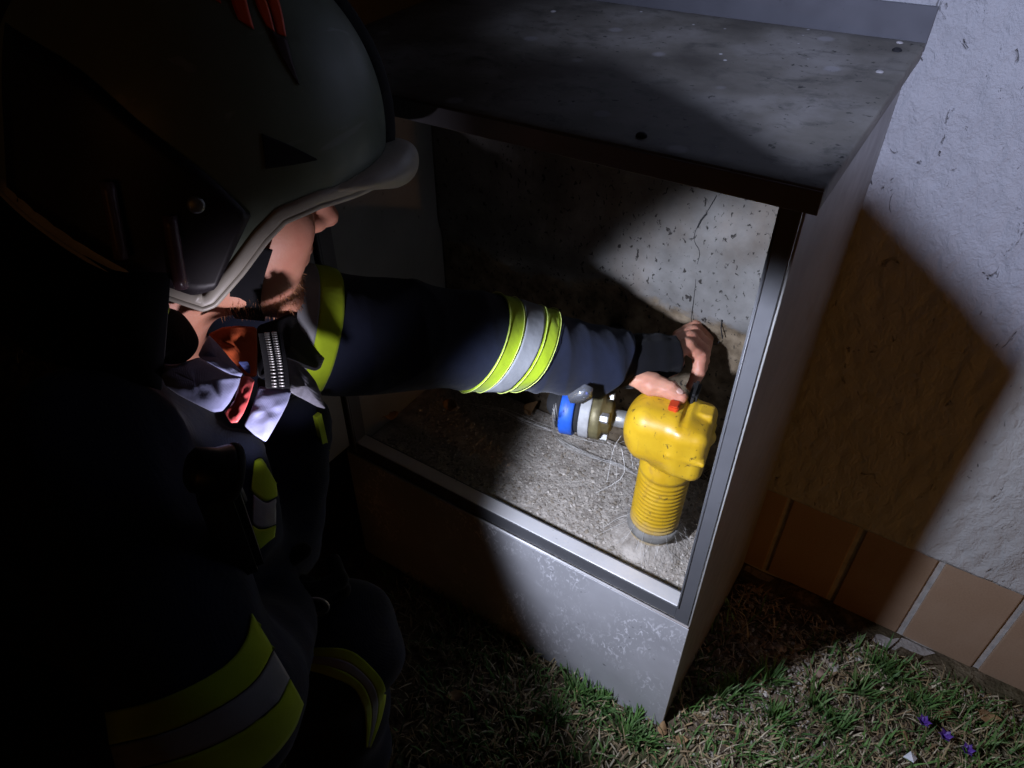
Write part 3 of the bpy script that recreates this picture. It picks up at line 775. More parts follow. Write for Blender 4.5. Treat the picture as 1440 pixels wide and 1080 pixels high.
def straw_bits(n, seed):
    r = np.random.default_rng(seed); V = []; F = []; K = []
    cols = [(.34, .26, .15), (.25, .18, .10), (.42, .36, .25), (.16, .11, .06), (.30, .20, .10)]
    for _ in range(n):
        x = r.uniform(-.55, .8); y = r.uniform(-.5, .39)
        if in_cab(x, y): continue
        z = float(ground_h(np.float64(x), np.float64(y)))+r.uniform(.002, .012); a = r.uniform(0, 6.28); L = r.uniform(.006, .032); w = r.uniform(.0004, .0014)
        dx, dy = math.cos(a)*L/2, math.sin(a)*L/2; sx, sy = -math.sin(a)*w, math.cos(a)*w; t = r.uniform(-.006, .006); b = len(V)
        V += [(x-dx-sx, y-dy-sy, z-t), (x-dx+sx, y-dy+sy, z-t), (x+sx*1.2, y+sy*1.2, z+.002), (x-sx*1.2, y-sy*1.2, z+.002), (x+dx+sx*.4, y+dy+sy*.4, z+t), (x+dx-sx*.4, y+dy-sy*.4, z+t)]
        F += [(b, b+1, b+2, b+3), (b+3, b+2, b+4, b+5)]; c = np.array(cols[r.integers(5)])*r.uniform(.7, 1.3); K += [c]*6
    me = new_mesh('dry_thatch', V, F); at = me.color_attributes.new('Col', 'FLOAT_COLOR', 'POINT')
    at.data.foreach_set('color', np.c_[np.array(K), np.ones(len(K))].ravel().astype(np.float32)); return me
put('dry_thatch', straw_bits(12000, 8), M_GRASS, None, False, kind='stuff', label='dry straw and leaf bits lying in the lawn', cat='thatch')
def gravel_at(r):
    while True:
        if r.random() < .7: x = r.normal(.11, .075); y = r.normal(.17, .09)
        else: x = r.uniform(-.1, .75); y = WALL_Y-.04-abs(r.normal(0, .04))
        if not in_cab(x, y) and y < WALL_Y-.036: return x, y, float(ground_h(np.float64(x), np.float64(y)))
scols = [(.36, .31, .26), (.28, .22, .17), (.44, .40, .35), (.22, .17, .13), (.40, .33, .28)]
put('gravel', scatter_bits('gravel', 2600, gravel_at, (0.0020, 0.0085), M_GRIT, scols, 0.65, 9), M_GRIT, None, False, kind='stuff', label='patch of small gravel beside the cabinet foot', cat='gravel')
def stone(u, v, s, seed, label, m=None):
    p = gpt(u, v); rr = np.random.default_rng(seed); bm = bmesh.new(); bmesh.ops.create_icosphere(bm, subdivisions=3, radius=1)
    ph = rr.uniform(0, 6.28, 6)
    for q in bm.verts:
        c = q.co; k = 1+.16*math.sin(3*c.x+ph[0])+.14*math.sin(4*c.y+ph[1])+.10*math.sin(5*c.z+2*c.x+ph[2])
        q.co = Vector((c.x*s*1.3*k, c.y*s*k, c.z*s*.6*k))
    o = from_bm('stone', bm, m or M_STONE, None, True, label=label, cat='stone', group='stones at the cabinet foot')
    o.location = (p[0], p[1], float(ground_h(p[0], p[1]))+s*.35); o.rotation_euler = (0, .1, rr.uniform(0, 6))
stone(1178, 930, .009, 1, 'grey rounded stone at the edge of the cabinet shadow')
stone(1098, 980, .013, 2, 'upright brown stone half buried in the grass', simple('brown_stone', (.20, .14, .09), (.12, .08, .05), .9, 0, 40, .5, 100, .003))
stone(1160, 940, .010, 3, 'reddish stone in the gravel patch', simple('red_stone', (.30, .20, .15), (.22, .14, .10), .9, 0, 40, .5, 100, .003))
for i, (u, v, s, rz, lab) in enumerate(((955, 1047, .020, .4, 'orange brown leaf bit in front of the cabinet corner'), (930, 1030, .024, 2, 'dull leaf below the cabinet corner'), (1330, 1000, .026, 1, 'dry leaf behind the purple flowers'), (1395, 1000, .034, .2, 'broad pale leaf right of the purple flowers'), (1275, 1040, .022, 2.5, 'small dry leaf above the white scrap'), (640, 985, .030, .9, 'brown leaf in the dim grass near the knee'))):
    p = gpt(u, v); leaf((p[0], p[1], float(ground_h(p[0], p[1]))+.016), s, s*.33, .3, rz, .2, 20+i, lab, 'fallen leaves in the lawn')
def crocus(u, v, h, seed, label):
    p = gpt(u, v); rr = np.random.default_rng(seed); g = float(ground_h(p[0], p[1]))
    base = np.array([p[0], p[1], g]); t = thing('crocus', tuple(base), label, 'flower', 'purple flowers in the lawn')
    lean = np.array([rr.normal(0, .25), rr.normal(0, .25), 1]); top = base + lean*h
    tube('stem', catmull([base, base+lean*h*.5, top], 8), .0011, simple('stem', (.12, .20, .06)), t, 6)
    for k in range(6):
        a = k*math.pi/3+rr.uniform(0, .3); d = np.array([math.cos(a), math.sin(a), 0]); s = np.array([-math.sin(a), math.cos(a), 0])
        V = []
        for i in range(6):
            q = i/5; w = .0048*math.sin(math.pi*(q*.85+.1)); o_ = top + d*(.002+.010*q**1.3) + np.array([0, 0, .018*q-.006*q*q])
            V += [o_-s*w+d*(-.002), o_+d*.0008, o_+s*w+d*(-.002)]
        F = [(i*3+j, i*3+j+1, (i+1)*3+j+1, (i+1)*3+j) for i in range(5) for j in (0, 1)]
        put('petal', new_mesh('petal', *slab_vf(V, F, .0005)), M_CROCUS, t, True)
crocus(1293, 1022, .024, 1, 'leftmost and largest of the small purple flowers')
crocus(1326, 1036, .024, 2, 'middle one of the small purple flowers')
crocus(1352, 1044, .018, 3, 'rightmost and lowest of the small purple flowers')
p = gpt(1276, 1070); V = [(p[0]+a, p[1]+b_, .012+c) for a, b_, c in ((-.010, -.005, 0), (.006, -.008, .004), (.010, .004, .002), (-.002, .008, .006), (0, 0, .009))]
put('paper_scrap', new_mesh('paper_scrap', *slab_vf(V, [(0, 1, 4), (1, 2, 4), (2, 3, 4), (3, 0, 4)], .0006)), M_PAPER, None, False, label='small crumpled white paper scrap in the grass', cat='paper')

# ------------------------------------------------------------------ firefighter
HC = np.array([-0.5031, -0.2403, 0.9344]); hA, hB, hC = 0.8665, -0.3082, -0.2044
HF = np.array([math.cos(hB)*math.cos(hA), math.cos(hB)*math.sin(hA), math.sin(hB)])
u0 = np.array([0, 0, 1.0])-HF[2]*HF; u0 /= np.linalg.norm(u0); s0 = np.cross(HF, u0)
HU = math.cos(hC)*u0+math.sin(hC)*s0; HS = np.cross(HF, HU)
def hw(P):
    """head coordinates (forward, up, his right) to world"""
    P = np.asarray(P, float); return HC + P[..., 0:1]*HF + P[..., 1:2]*HU + P[..., 2:3]*HS
def hw1(f, u, s): return hw(np.array([f, u, s]))

# joints, world
NECK = hw1(-0.055, -0.16, 0.0)
SHR = px(130, 665, 0.64); SHL = px(352, 452, 0.90)
ELR = px(298, 1000, 0.565); HANDR = px(395, 865, 0.76)
KNR = px(478, 908, 0.80)
LAMP = px(322, 664, 0.556); LD = np.array([.44, .745, -.50]); LD /= np.linalg.norm(LD)
HIPR = np.array([-0.70, -0.70, 0.40]); HIPL = np.array([-0.88, -0.56, 0.38])
ANR = np.array([-0.315, -0.430, 0.10])
KNL = np.array([-0.60, -0.34, 0.13]); ANL = np.array([-0.92, -0.66, 0.10])
CHEST = px(240, 660, 0.86)
PELV = (HIPR+HIPL)/2

# sleeve of the reaching left arm: centre line and radius
SL = [(395, 458, .84, .076), (470, 468, .87, .074), (560, 473, .915, .0715), (640, 477, .955, .0675), (720, 487, 1.0, .0635), (790, 499, 1.035, .0575), (866, 512, 1.07, .0525)]
SLP = catmull([px(a, b, c) for a, b, c, _ in SL], 150); SLR = catmull([[d] for *_, d in SL], 150)[:, 0]
def crease(x): return 1-2*abs(math.sin(x/2))**0.75
def folds(t, a):
    w = 0.030*crease(26*t + 2.1*math.sin(a+0.6) + 1.0)*(0.5+0.5*math.sin(a+t*5))
    w += 0.028*crease(41*t - 1.9*math.cos(a+1.2) + 3*math.sin(5*t))*(0.55+0.45*math.sin(2*a+7*t+1))
    w += 0.020*crease(17*t + 3.2*math.sin(a+2.4) + 2.5)
    w += 0.014*crease(85*t + 3*math.sin(a))*(1 if t > 0.74 else 0)
    w += 0.012*math.sin(3*a+9*t)
    return 1+w*(0.75+0.6*t+0.7*math.exp(-((t-.42)/.16)**2))
def sleeve_frames():
    T_ = np.gradient(SLP, axis=0); T_ /= np.linalg.norm(T_, axis=1)[:, None]; x, y, _ = basis(T_[0]); X = []; Y = []
    for i in range(len(SLP)):
        x = x-T_[i]*(x @ T_[i]); x /= np.linalg.norm(x); y = np.cross(T_[i], x); X.append(x); Y.append(y)
    return np.array(X), np.array(Y)
SLX, SLY = sleeve_frames()
def slant(i, a):
    """the sewn rings run obliquely round the arm: underside further back"""
    n = SLX[75]*math.cos(a)+SLY[75]*math.sin(a)
    return i + 4.6*(n @ CU)*min(i/75, 1.35) - 1.5
def sleeve_surface(i0, i1, off, seg=80):
    V = []; ks = np.arange(i0, i1+1)
    N = len(SLP)-1; ar = np.arange(N+1)
    for i in ks:
        for k in range(seg):
            a = 2*math.pi*k/seg; j = max(slant(i, a), 0.0); t = j/N
            jj = min(j, N)
            c = np.array([np.interp(jj, ar, SLP[:, q]) for q in range(3)]) + (SLP[-1]-SLP[-2])*(j-jj); q = int(round(jj))
            V.append(c+(np.interp(jj, ar, SLR)*folds(t, a)+off)*(SLX[q]*math.cos(a)+SLY[q]*math.sin(a)))
    n = len(ks)
    F = [(i*seg+k, i*seg+(k+1) % seg, (i+1)*seg+(k+1) % seg, (i+1)*seg+k) for i in range(n-1) for k in range(seg)]
    return V, F
def sidx(u):
    us = np.array([proj(p)[0] for p in SLP]); return int(np.argmin(abs(us-u)))

person = thing('person', (float(PELV[0]), float(PELV[1]), 0.0), 'kneeling firefighter in helmet and dark turnout suit reaching into the cabinet', 'person')

# ---- body: head, neck, trunk, arms, legs and hands in one mesh
def head_sdf(P):
    d = s_ell(P, (-.012, .04, 0), (.098, .112, .076))
    d = smin(d, s_ell(P, (.040, -.030, 0), (.062, .085, .060)), .03)
    d = smin(d, s_ell(P, (.042, -.090, 0), (.052, .030, .047)), .025)
    d = smin(d, s_ell(P, (.082, -.106, 0), (.020, .018, .022)), .02)
    for s in (-1, 1):
        d = smin(d, s_ell(P, (.070, -.016, .044*s), (.028, .028, .024)), .02)
        d = smin(d, s_ell(P, (.020, -.075, .050*s), (.030, .024, .014)), .02)
        d = smin(d, s_ell(P, (.056, -.050, .040*s), (.036, .042, .021)), .022)
        d = smax(d, -s_ell(P, (.102, .026, .032*s), (.016, .012, .016)), .012)
        d = smin(d, s_ell(P, (.086, .026, .031*s), (.0125, .0125, .0125)), .003)
        d = smin(d, s_ell(P, (-.004, .000, .079*s), (.018, .031, .007)), .006)
        d = smin(d, s_ell(P, (.102, -.019, .012*s), (.011, .008, .007)), .006)
    d = smin(d, s_ell(P, (.084, .046, 0), (.018, .012, .052)), .015)
    d = smin(d, s_cap(P, (.088, .028, 0), (.116, -.010, 0), .0075, .0115), .010)
    d = smin(d, s_ell(P, (.093, -.046, 0), (.013, .007, .023)), .006)
    d = smin(d, s_ell(P, (.091, -.058, 0), (.013, .008, .020)), .006)
    d = smin(d, s_cap(P, (-.025, -.05, 0), (-.060, -.19, 0), .056, .060), .03)
    return d
hV, hF = surf_net(head_sdf, (-.13, -.21, -.10), (.14, .165, .10), 0.0032)
hV = hw(hV)
# reaching left hand on the valve lever
def P_(u, v, d): return px(u, v, d)
WR = P_(905, 508, 1.085)
def hand_sdf(P):
    d = s_cap(P, P_(890, 510, 1.082), P_(938, 508, 1.09), .027, .025)
    # thumb pressed down beside the red button
    th = s_cap(P, P_(884, 530, 1.062), P_(916, 540, 1.048), .0105, .0165)
    th = smin(th, s_cap(P, P_(916, 540, 1.048), P_(942, 548, 1.038), .0165, .0130), .006)
    th = smin(th, s_cap(P, P_(942, 548, 1.038), P_(957, 559, 1.034), .0128, .0100), .003)
    d = smin(d, th, .006)
    # four fingers arched over and behind the lever, each with two bends
    for k, (a, L, rr_) in enumerate(((-.006, 1.0, .0100), (.0165, 1.06, .0098), (.0385, 1.0, .0092), (.058, .85, .0080))):
        o = AY*a + AZ*(-.002*k)
        k0 = P_(942, 496, 1.085)+o; k1 = P_(967, 483, 1.092)+o; k2 = P_(986, 499, 1.10)+o*.95; k3 = P_(983, 499+24*L, 1.102)+o*.9; k4 = P_(973, 499+42*L, 1.10)+o*.86
        g = s_cap(P, k0, k1, rr_*1.15, rr_*1.22)
        g = smin(g, s_cap(P, k1, k2, rr_*1.12, rr_*1.0), .003)
        g = smin(g, s_cap(P, k2, k3, rr_*1.06, rr_*.95), .0025)
        g = smin(g, s_cap(P, k3, k4, rr_*.98, rr_*.80), .002)
        d = smin(d, g, .0035)
    x, y, z = P[..., 0], P[..., 1], P[..., 2]
    return d + .0004*np.sin(420*x+3*np.sin(200*z)) + .0003*np.sin(510*z+2*np.sin(260*y))
c = P_(935, 515, 1.08); gV, gF = surf_net(hand_sdf, c-.12, c+.12, 0.0021)
# right hand closed round the lamp
def hand_r(P):
    d = s_ell(P, HANDR+np.array([0, .010, .0]), (.030, .040, .030))
    lx, ly, _ = basis(LD)
    for k in range(4):
        b0 = HANDR + np.array([-.002, .015, .026-.017*k]); b1 = b0 + np.array([.030, .012, .004]); b2 = b1+np.array([.010, .026, -.002]); b3 = b2+np.array([-.022, .014, 0])
        d = smin(d, s_cap(P, b0, b1, .011, .010), .006); d = smin(d, s_cap(P, b1, b2, .010, .009), .003); d = smin(d, s_cap(P, b2, b3, .009, .008), .003)
    t0 = HANDR+np.array([-.015, .0, .02]); t1 = t0+np.array([-.006, .028, .020]); t2 = t1+np.array([.012, .024, .004])
    d = smin(d, s_cap(P, t0, t1, .014, .012), .008); d = smin(d, s_cap(P, t1, t2, .012, .009), .004)
    return d
rV, rF = surf_net(hand_r, HANDR-.08, HANDR+.09, 0.0032)
def core_sdf(P):
    d = s_cap(P, NECK, CHEST, .06, .12); d = smin(d, s_cap(P, CHEST, PELV, .12, .12), .06)
    for a, b_, c_, r1, r2, r3 in ((SHL, SLP[60], SLP[147], .05, .042, .03), (SHR, ELR, HANDR, .05, .042, .028), (HIPR, KNR, ANR, .075, .048, .036), (HIPL, KNL, ANL, .075, .048, .036)):
        d = smin(d, s_cap(P, a, b_, r1, r2), .03); d = smin(d, s_cap(P, b_, c_, r2, r3), .02)
    return d
kV, kF = surf_net(core_sdf, (-1.1, -.95, .03), (-.10, .20, 1.0), 0.014)
V, F = join_vf([(hV, hF), (gV, gF), (kV, kF)])
body = put('body', new_mesh('body', V, F), M_SKIN, person, True)
nv, nf = surf_net(lambda P: s_ell(P, (0, 0, 0), (.0068, .0050, .0014)), (-.009, -.008, -.004), (.009, .008, .004), .0011)
na = P_(957, 559, 1.034)-P_(942, 548, 1.038); na /= np.linalg.norm(na); nn_ = -CF+CU*.8; nn_ = nn_-na*(nn_ @ na); nn_ /= np.linalg.norm(nn_); nb_ = np.cross(nn_, na)
nc = P_(952, 555.5, 1.0355)+nn_*.0108
put('thumb_nail', new_mesh('thumb_nail', [nc+na*q[0]+nb_*q[1]+nn_*q[2] for q in nv], nf), M_NAIL, body, True)
put('glove', new_mesh('glove', rV, rF), M_BLACK, person, True)
# beard stubble: short hairs rooted on chin and jaw
def beard():
    r = np.random.default_rng(31); V = []; F = []
    bv = BVHTree.FromPolygons([tuple(v) for v in hV], hF)
    n = 0
    while n < 1300:
        d = np.array([r.uniform(-.2, 1), r.uniform(-1, .05), r.normal(0, .7)]); d /= np.linalg.norm(d)
        o = np.array([.035, -.055, 0]); dw = d[0]*HF+d[1]*HU+d[2]*HS
        hit = bv.ray_cast(Vector(hw(o)), Vector(dw))
        if hit[0] is None: continue
        q = np.array(hit[0])-HC; f_, u_, s_ = q @ HF, q @ HU, q @ HS
        jaw = -0.078 - 0.35*max(0, .075-f_)
        if u_ > jaw + r.normal(0, .006) or f_ < .022: continue
        nrm = np.array(hit[1]); nrm = nrm if nrm @ dw > 0 else -nrm
        g = nrm*.7 - HU*.6 + HF*.25 + r.normal(0, .35, 3); g /= np.linalg.norm(g); L = r.uniform(.003, .008)
        sd = np.cross(g, r.normal(0, 1, 3)); sd /= np.linalg.norm(sd); sd *= .00035; p0 = np.array(hit[0])-nrm*.001; b = len(V)
        V += [p0-sd, p0+sd, p0+g*L*.6+sd*.7, p0+g*L*.6-sd*.7, p0+g*L-HU*.001]; F += [(b, b+1, b+2, b+3), (b+3, b+2, b+4)]; n += 1
    return new_mesh('beard', V, F)
put('beard', beard(), M_HAIR, person, kind='stuff')

# ---- jacket
def jacket_sdf(P):
    d = s_cap(P, NECK-HU*.045, CHEST, .070, .130)
    d = smin(d, s_cap(P, CHEST, PELV, .130, .165), .08)
    d = smin(d, s_cap(P, SHL, px(430, 464, .875), .078, .070), .05)
    d = smin(d, s_cap(P, CHEST, SHR, .110, .085), .05)
    d = smin(d, s_cap(P, SHR, ELR, .085, .066), .03)
    d = smin(d, s_cap(P, ELR, HANDR+(ELR-HANDR)*.15, .066, .042), .02)
    d = smin(d, s_cap(P, px(340, 640, .722), px(340, 745, .722), .026, .032), .03)       # open right front
    d = smin(d, s_cap(P, px(425, 590, .82), px(395, 760, .82), .028, .05), .03)         # far front
    d = smin(d, s_cap(P, px(340, 745, .722), px(240, 900, .85), .034, .12), .05)
    x, y, z = P[..., 0], P[..., 1], P[..., 2]
    w = np.sin(60*z+4*np.sin(14*x)+3*np.sin(11*y))*.0028 + np.sin(38*(x+y)+3*np.sin(16*z))*.003 + np.sin(95*z+5*np.sin(22*y))*.0012
    return d + w
jV, jF = surf_net(jacket_sdf, (-1.12, -.95, .18), (-.10, .10, .98), 0.0095)
jacket = put('jacket', new_mesh('jacket', jV, jF), M_NAVY, person, True)
i1 = len(SLP)-1
V, F = sleeve_surface(0, i1, 0, 96)
cap = list(range(len(V)-96, len(V)))
P = np.array(V[-96:]); ctr = P.mean(0); inn = [ctr+(q-ctr)*.80-(SLP[-1]-SLP[-6])*.2 for q in P]
b = len(V); V = list(V)+inn; F += [(cap[k], cap[(k+1) % 96], b+(k+1) % 96, b+k) for k in range(96)]
sleeve = put('sleeve', new_mesh('sleeve', V, F), M_NAVY, jacket, True)
def band(segs, off):
    V = []; F = []; MI = []
    for i0, i1_, mi in segs:
        v, f = sleeve_surface(i0, i1_, off if mi == 0 else off+.0006, 96)
        v2, f2 = slab_vf(v, f, .0016)
        b = len(V); V += list(v2); F += [tuple(q+b for q in t) for t in f2]; MI += [mi]*len(f2)
    me = new_mesh('reflective_band', V, F); me.polygons.foreach_set('material_index', MI); return me
put('reflective_band', band([(sidx(680), sidx(704), 0), (sidx(704), sidx(731), 1), (sidx(731), sidx(754), 0)], .0022), [M_HIVIS, M_SILVER], jacket, True)
put('reflective_band', band([(sidx(398), sidx(430), 1), (sidx(430), sidx(460), 0)], .0030), [M_HIVIS, M_SILVER], jacket, True)
def stitch(i, off=.0036):
    v, _ = sleeve_surface(i, i, off, 96); v.append(v[0]); return tube_vf(v, .0006, 5, False)
M_STITCH = simple('stitch_thread', (.62, .72, .20), (.5, .6, .12), .8)
for u_ in (682, 702, 733, 752): put('stitching', new_mesh('stitching', *stitch(sidx(u_))), M_STITCH, jacket, True)
# knitted wristlet with thumb hole
wr = catmull([px(852, 509, 1.067), px(880, 508, 1.077), px(920, 503, 1.086), px(952, 497, 1.090)], 30)
wob = lambda t, a: 1+.03*math.sin(11*a)+.03*math.sin(25*t+a)
V, F = tube_vf(wr, np.interp(np.linspace(0, 1, 30), [0, .3, .7, 1], [.040, .040, .037, .027]), 44, True, wob)
put('wristlet', new_mesh('wristlet', V, F), M_BLACK, jacket, True)

# ---- patches laid on the cloth: each is traced on the garment and given its own thickness
jb = BVHTree.FromPolygons([tuple(v) for v in jV], jF)
def drape(edgeA, edgeB, bvh, n=24, m=8, off=.002, th=.0015, fallback=.7):
    A = catmull(edgeA, n); B = catmull(edgeB, n); V = []
    for i in range(n):
        for j in range(m):
            q = A[i]+(B[i]-A[i])*j/(m-1); d = px(q[0], q[1], 1.0)-CAM; dn = d/np.linalg.norm(d)
            hit = bvh.ray_cast(Vector(CAM), Vector(dn))
            if hit[0] is None: V.append(None)
            else:
                nr = np.array(hit[1]); nr = nr if nr @ dn < 0 else -nr
                V.append(np.array(hit[0])+nr*off)
    good = [i for i, v in enumerate(V) if v is not None]; mp = {g: k for k, g in enumerate(good)}
    F = []
    for i in range(n-1):
        for j in range(m-1):
            q = (i*m+j, i*m+j+1, (i+1)*m+j+1, (i+1)*m+j)
            if all(t in mp for t in q):
                pts = [V[t] for t in q]
                if max(np.linalg.norm(pts[a]-pts[(a+1) % 4]) for a in range(4)) < .06: F.append(tuple(mp[t] for t in q))
    if not F: return None
    # keep the one connected piece
    par = {}
    def root(a):
        while par.setdefault(a, a) != a: a = par[a]
        return a
    for q in F:
        for t in q[1:]: par[root(t)] = root(q[0])
    cnt = {}
    for q in F: cnt[root(q[0])] = cnt.get(root(q[0]), 0)+1
    best = max(cnt, key=cnt.get); F = [q for q in F if root(q[0]) == best]
    used = sorted({t for q in F for t in q}); mp2 = {t: k for k, t in enumerate(used)}
    Vg = [V[good[t]] for t in used]; F = [tuple(mp2[t] for t in q) for q in F]
    return slab_vf(Vg, F, th, -CF)
    return slab_vf([V[g] for g in good], F, th, -CF)
def patch(name, A, B, bvh, mat, parent, **k):
    r_ = drape(A, B, bvh, **k)
    if r_ is None: print('NO HIT', name, A); return None
    return put(name, new_mesh(name, *r_), mat, parent, True)
# chest band
patch('reflective_band', [(357, 648), (366, 645), (375, 660), (386, 680)], [(352, 690), (362, 700), (374, 705), (388, 698)], jb, M_HIVIS, jacket, n=14, m=10)
patch('reflective_band', [(356, 696), (364, 703), (374, 708), (386, 702)], [(354, 737), (362, 742), (372, 742), (386, 737)], jb, M_SILVER, jacket, n=14, m=10)
patch('reflective_band', [(354, 739), (362, 744), (372, 744), (386, 739)], [(354, 776), (360, 774), (368, 768), (384, 754)], jb, M_HIVIS, jacket, n=14, m=10)
# right upper arm band, two yellow strips with silver between
patch('reflective_band', [(352, 864), (342, 905), (305, 945), (220, 985), (110, 1005), (20, 1000)], [(382, 915), (360, 955), (315, 990), (230, 1030), (115, 1052), (25, 1050)], jb, M_HIVIS, jacket, n=30, m=10)
patch('reflective_band', [(383, 917), (361, 957), (316, 992), (231, 1032), (116, 1054), (26, 1052)], [(405, 955), (385, 990), (335, 1028), (250, 1065), (120, 1090), (30, 1090)], jb, M_SILVER, jacket, n=30, m=10)
patch('reflective_band', [(406, 957), (386, 992), (336, 1030), (251, 1067), (121, 1092), (31, 1092)], [(424, 990), (408, 1030), (368, 1075), (300, 1110), (150, 1140), (40, 1140)], jb, M_HIVIS, jacket, n=30, m=10)
# far front edge of the jacket, seen beside the door
box('reflective_band', tuple(px(452, 610, .80)-np.array([.003, .004, .028])), tuple(px(452, 610, .80)+np.array([.003, .004, .028])), M_HIVIS, jacket, .0008)

# collar and open front, pieces of cloth with their own thickness
def cloth(name, pts, mat, th=.004, bulge=.006, parent=None, wr=0.5, soft=False):
    """piece of cloth from (u, v, depth) corner points, filled, domed and creased"""
    Q = np.array([px(*q) for q in pts]); n0 = len(Q); P = []
    for i in range(n0):
        for t in np.linspace(0, 1, 6, endpoint=False):
            p0, p1, p2, p3 = Q[i-1], Q[i], Q[(i+1) % n0], Q[(i+2) % n0]
            cm = 0.5*((2*p1)+(-p0+p2)*t+(2*p0-5*p1+4*p2-p3)*t*t+(-p0+3*p1-3*p2+p3)*t**3)
            P.append(cm if soft else p1+(p2-p1)*t)
    P = np.array(P); P = .25*np.roll(P, 1, 0)+.5*P+.25*np.roll(P, -1, 0)
    n = len(P); c = Q.mean(0); V = []; F = []; K = 9
    sz = np.linalg.norm(Q-c, axis=1).mean(); ph = random.uniform(0, 6)
    for k in range(K):
        t = k/K
        for q in P:
            w = q+(c-q)*t; e = (w-c)/sz
            fold = .10*sz*math.sin(5*(e @ CR)+3*(e @ CU)+ph+1.5*math.sin(4*(e @ CU)))+.05*sz*math.sin(11*(e @ CU)-4*(e @ CR)+ph*2)
            V.append(w - CF*(bulge*math.sin(min(t*1.6, 1)*1.57)+fold*wr*min(t*5, 1)*.6))
    V.append(c-CF*bulge)
    for k in range(K-1): F += [(k*n+i, k*n+(i+1) % n, (k+1)*n+(i+1) % n, (k+1)*n+i) for i in range(n)]
    F += [((K-1)*n+i, (K-1)*n+(i+1) % n, K*n) for i in range(n)]
    return put(name, new_mesh(name, *slab_vf(V, F, th, -CF)), mat, parent or jacket, True)
shirt = cloth('shirt', [(292, 470, .70), (313, 460, .70), (336, 458, .70), (361, 460, .71), (362, 495, .71), (361, 530, .70), (345, 528, .69), (325, 505, .69), (306, 490, .69)], M_RUST, .003, .004, person)
cloth('shirt_badge', [(334, 508, .684), (348, 508, .684), (352, 516, .684), (352, 526, .684), (347, 524, .684)], simple('blue_badge', (.10, .13, .35)), .001, .0005, shirt)
cloth('collar', [(278, 500, .675), (286, 484, .68), (294, 471, .69), (305, 482, .69), (318, 497, .685), (332, 514, .68), (342, 526, .675), (330, 528, .67), (308, 518, .665), (290, 508, .667)], M_LAV, .004, .004)
cloth('collar', [(222, 510, .645), (240, 513, .645), (262, 508, .65), (280, 502, .662), (300, 514, .658), (322, 526, .655), (340, 530, .655), (334, 546, .65), (323, 566, .645), (313, 578, .64), (300, 580, .635), (275, 568, .63), (250, 555, .63), (233, 543, .63), (226, 527, .635)], M_LAV, .005, .010)
cloth('collar', [(364, 543, .67), (388, 546, .675), (410, 549, .68), (405, 566, .675), (397, 582, .67), (388, 598, .665), (374, 622, .66), (358, 612, .66), (343, 598, .66), (352, 580, .662), (358, 562, .665)], M_LAV, .004, .004)
cloth('collar', [(400, 503, .70), (420, 510, .71), (433, 522, .715), (444, 536, .72), (452, 555, .72), (458, 575, .72), (446, 572, .715), (424, 560, .705), (402, 548, .677)], M_DENIM, .004, .004)
cloth('collar', [(362, 458, .72), (385, 450, .74), (410, 440, .76), (430, 450, .79), (446, 470, .80), (458, 500, .80), (450, 520, .78), (425, 512, .74), (402, 504, .72), (380, 520, .71), (364, 530, .71)], M_BLACK, .004, .006)
cloth('collar', [(200, 445, .66), (225, 432, .67), (255, 440, .68), (277, 470, .67), (278, 490, .66), (262, 508, .645), (235, 512, .635), (205, 500, .635), (190, 470, .645)], M_BLACK, .006, .012, soft=True)
cloth('reflective_band', [(222, 418, .655), (238, 428, .655), (232, 448, .645), (214, 470, .64), (192, 486, .635), (184, 480, .635), (206, 452, .645)], M_HIVIS, .003, .004, soft=True)
cloth('collar', [(362, 530, .70), (400, 548, .69), (364, 542, .675)], M_BLACK, .004, .001)
# glowing red strap hanging at the collar
st = cloth('red_strap', [(339, 529, .642), (350, 529, .645), (358, 535, .648), (354, 550, .642), (349, 566, .636), (342, 582, .63), (334, 594, .628), (325, 595, .628), (315, 580, .63), (322, 574, .632), (330, 562, .636), (335, 545, .64)], M_RED, .004, .004)
# zip: dark tape with two rows of metal teeth
zp = catmull([px(381, 468, .677), px(385, 490, .674), px(389, 515, .672), px(392, 546, .670)], 40)
tape = []
for q in zp: tape += [q-CR*.012, q+CR*.010]
put('zip_tape', new_mesh('zip_tape', *slab_vf(tape, [(2*i, 2*i+1, 2*i+3, 2*i+2) for i in range(39)], .0015, -CF)), M_BLACK, jacket, True)
parts = []
for i in np.linspace(1, 38, 21):
    q = catmull([px(381, 468, .677), px(385, 490, .674), px(389, 515, .672), px(392, 546, .670)], 400)[int(i*10)] - CF*.0022
    for s, hgt in ((-.0030, .0), (.0038, .0006)):
        parts.append(tube_vf([q+CR*(s-.0022)+CU*hgt, q+CR*(s+.0022)+CU*hgt], .00095, 6))
put('zip_teeth', new_mesh('zip_teeth', *join_vf(parts)), M_STEEL, jacket, True, kind='stuff')

# ---- trousers, boots
def trouser_sdf(P):
    d = s_cap(P, HIPR, KNR, .105, .058); d = smin(d, s_cap(P, KNR, ANR, .058, .064), .03)
    d = smin(d, s_ell(P, KNR+np.array([.003, .006, .003]), (.058, .058, .054)), .02)
    e = smin(s_cap(P, HIPL, KNL, .105, .078), s_cap(P, KNL, ANL, .078, .065), .03)
    d = smin(d, e, .03); d = smin(d, s_cap(P, HIPL, HIPR, .12, .12), .06)
    x, y, z = P[..., 0], P[..., 1], P[..., 2]
    return d + np.sin(70*z+4*np.sin(16*x))*.0025+np.sin(45*(x-y)+3*np.sin(20*z))*.0022
tV, tF = surf_net(trouser_sdf, (-1.1, -.9, .02), (-.15, -.12, .62), 0.009)
trousers = put('trousers', new_mesh('trousers', tV, tF), M_NAVY, person, True)
tb = BVHTree.FromPolygons([tuple(v) for v in tV], tF)
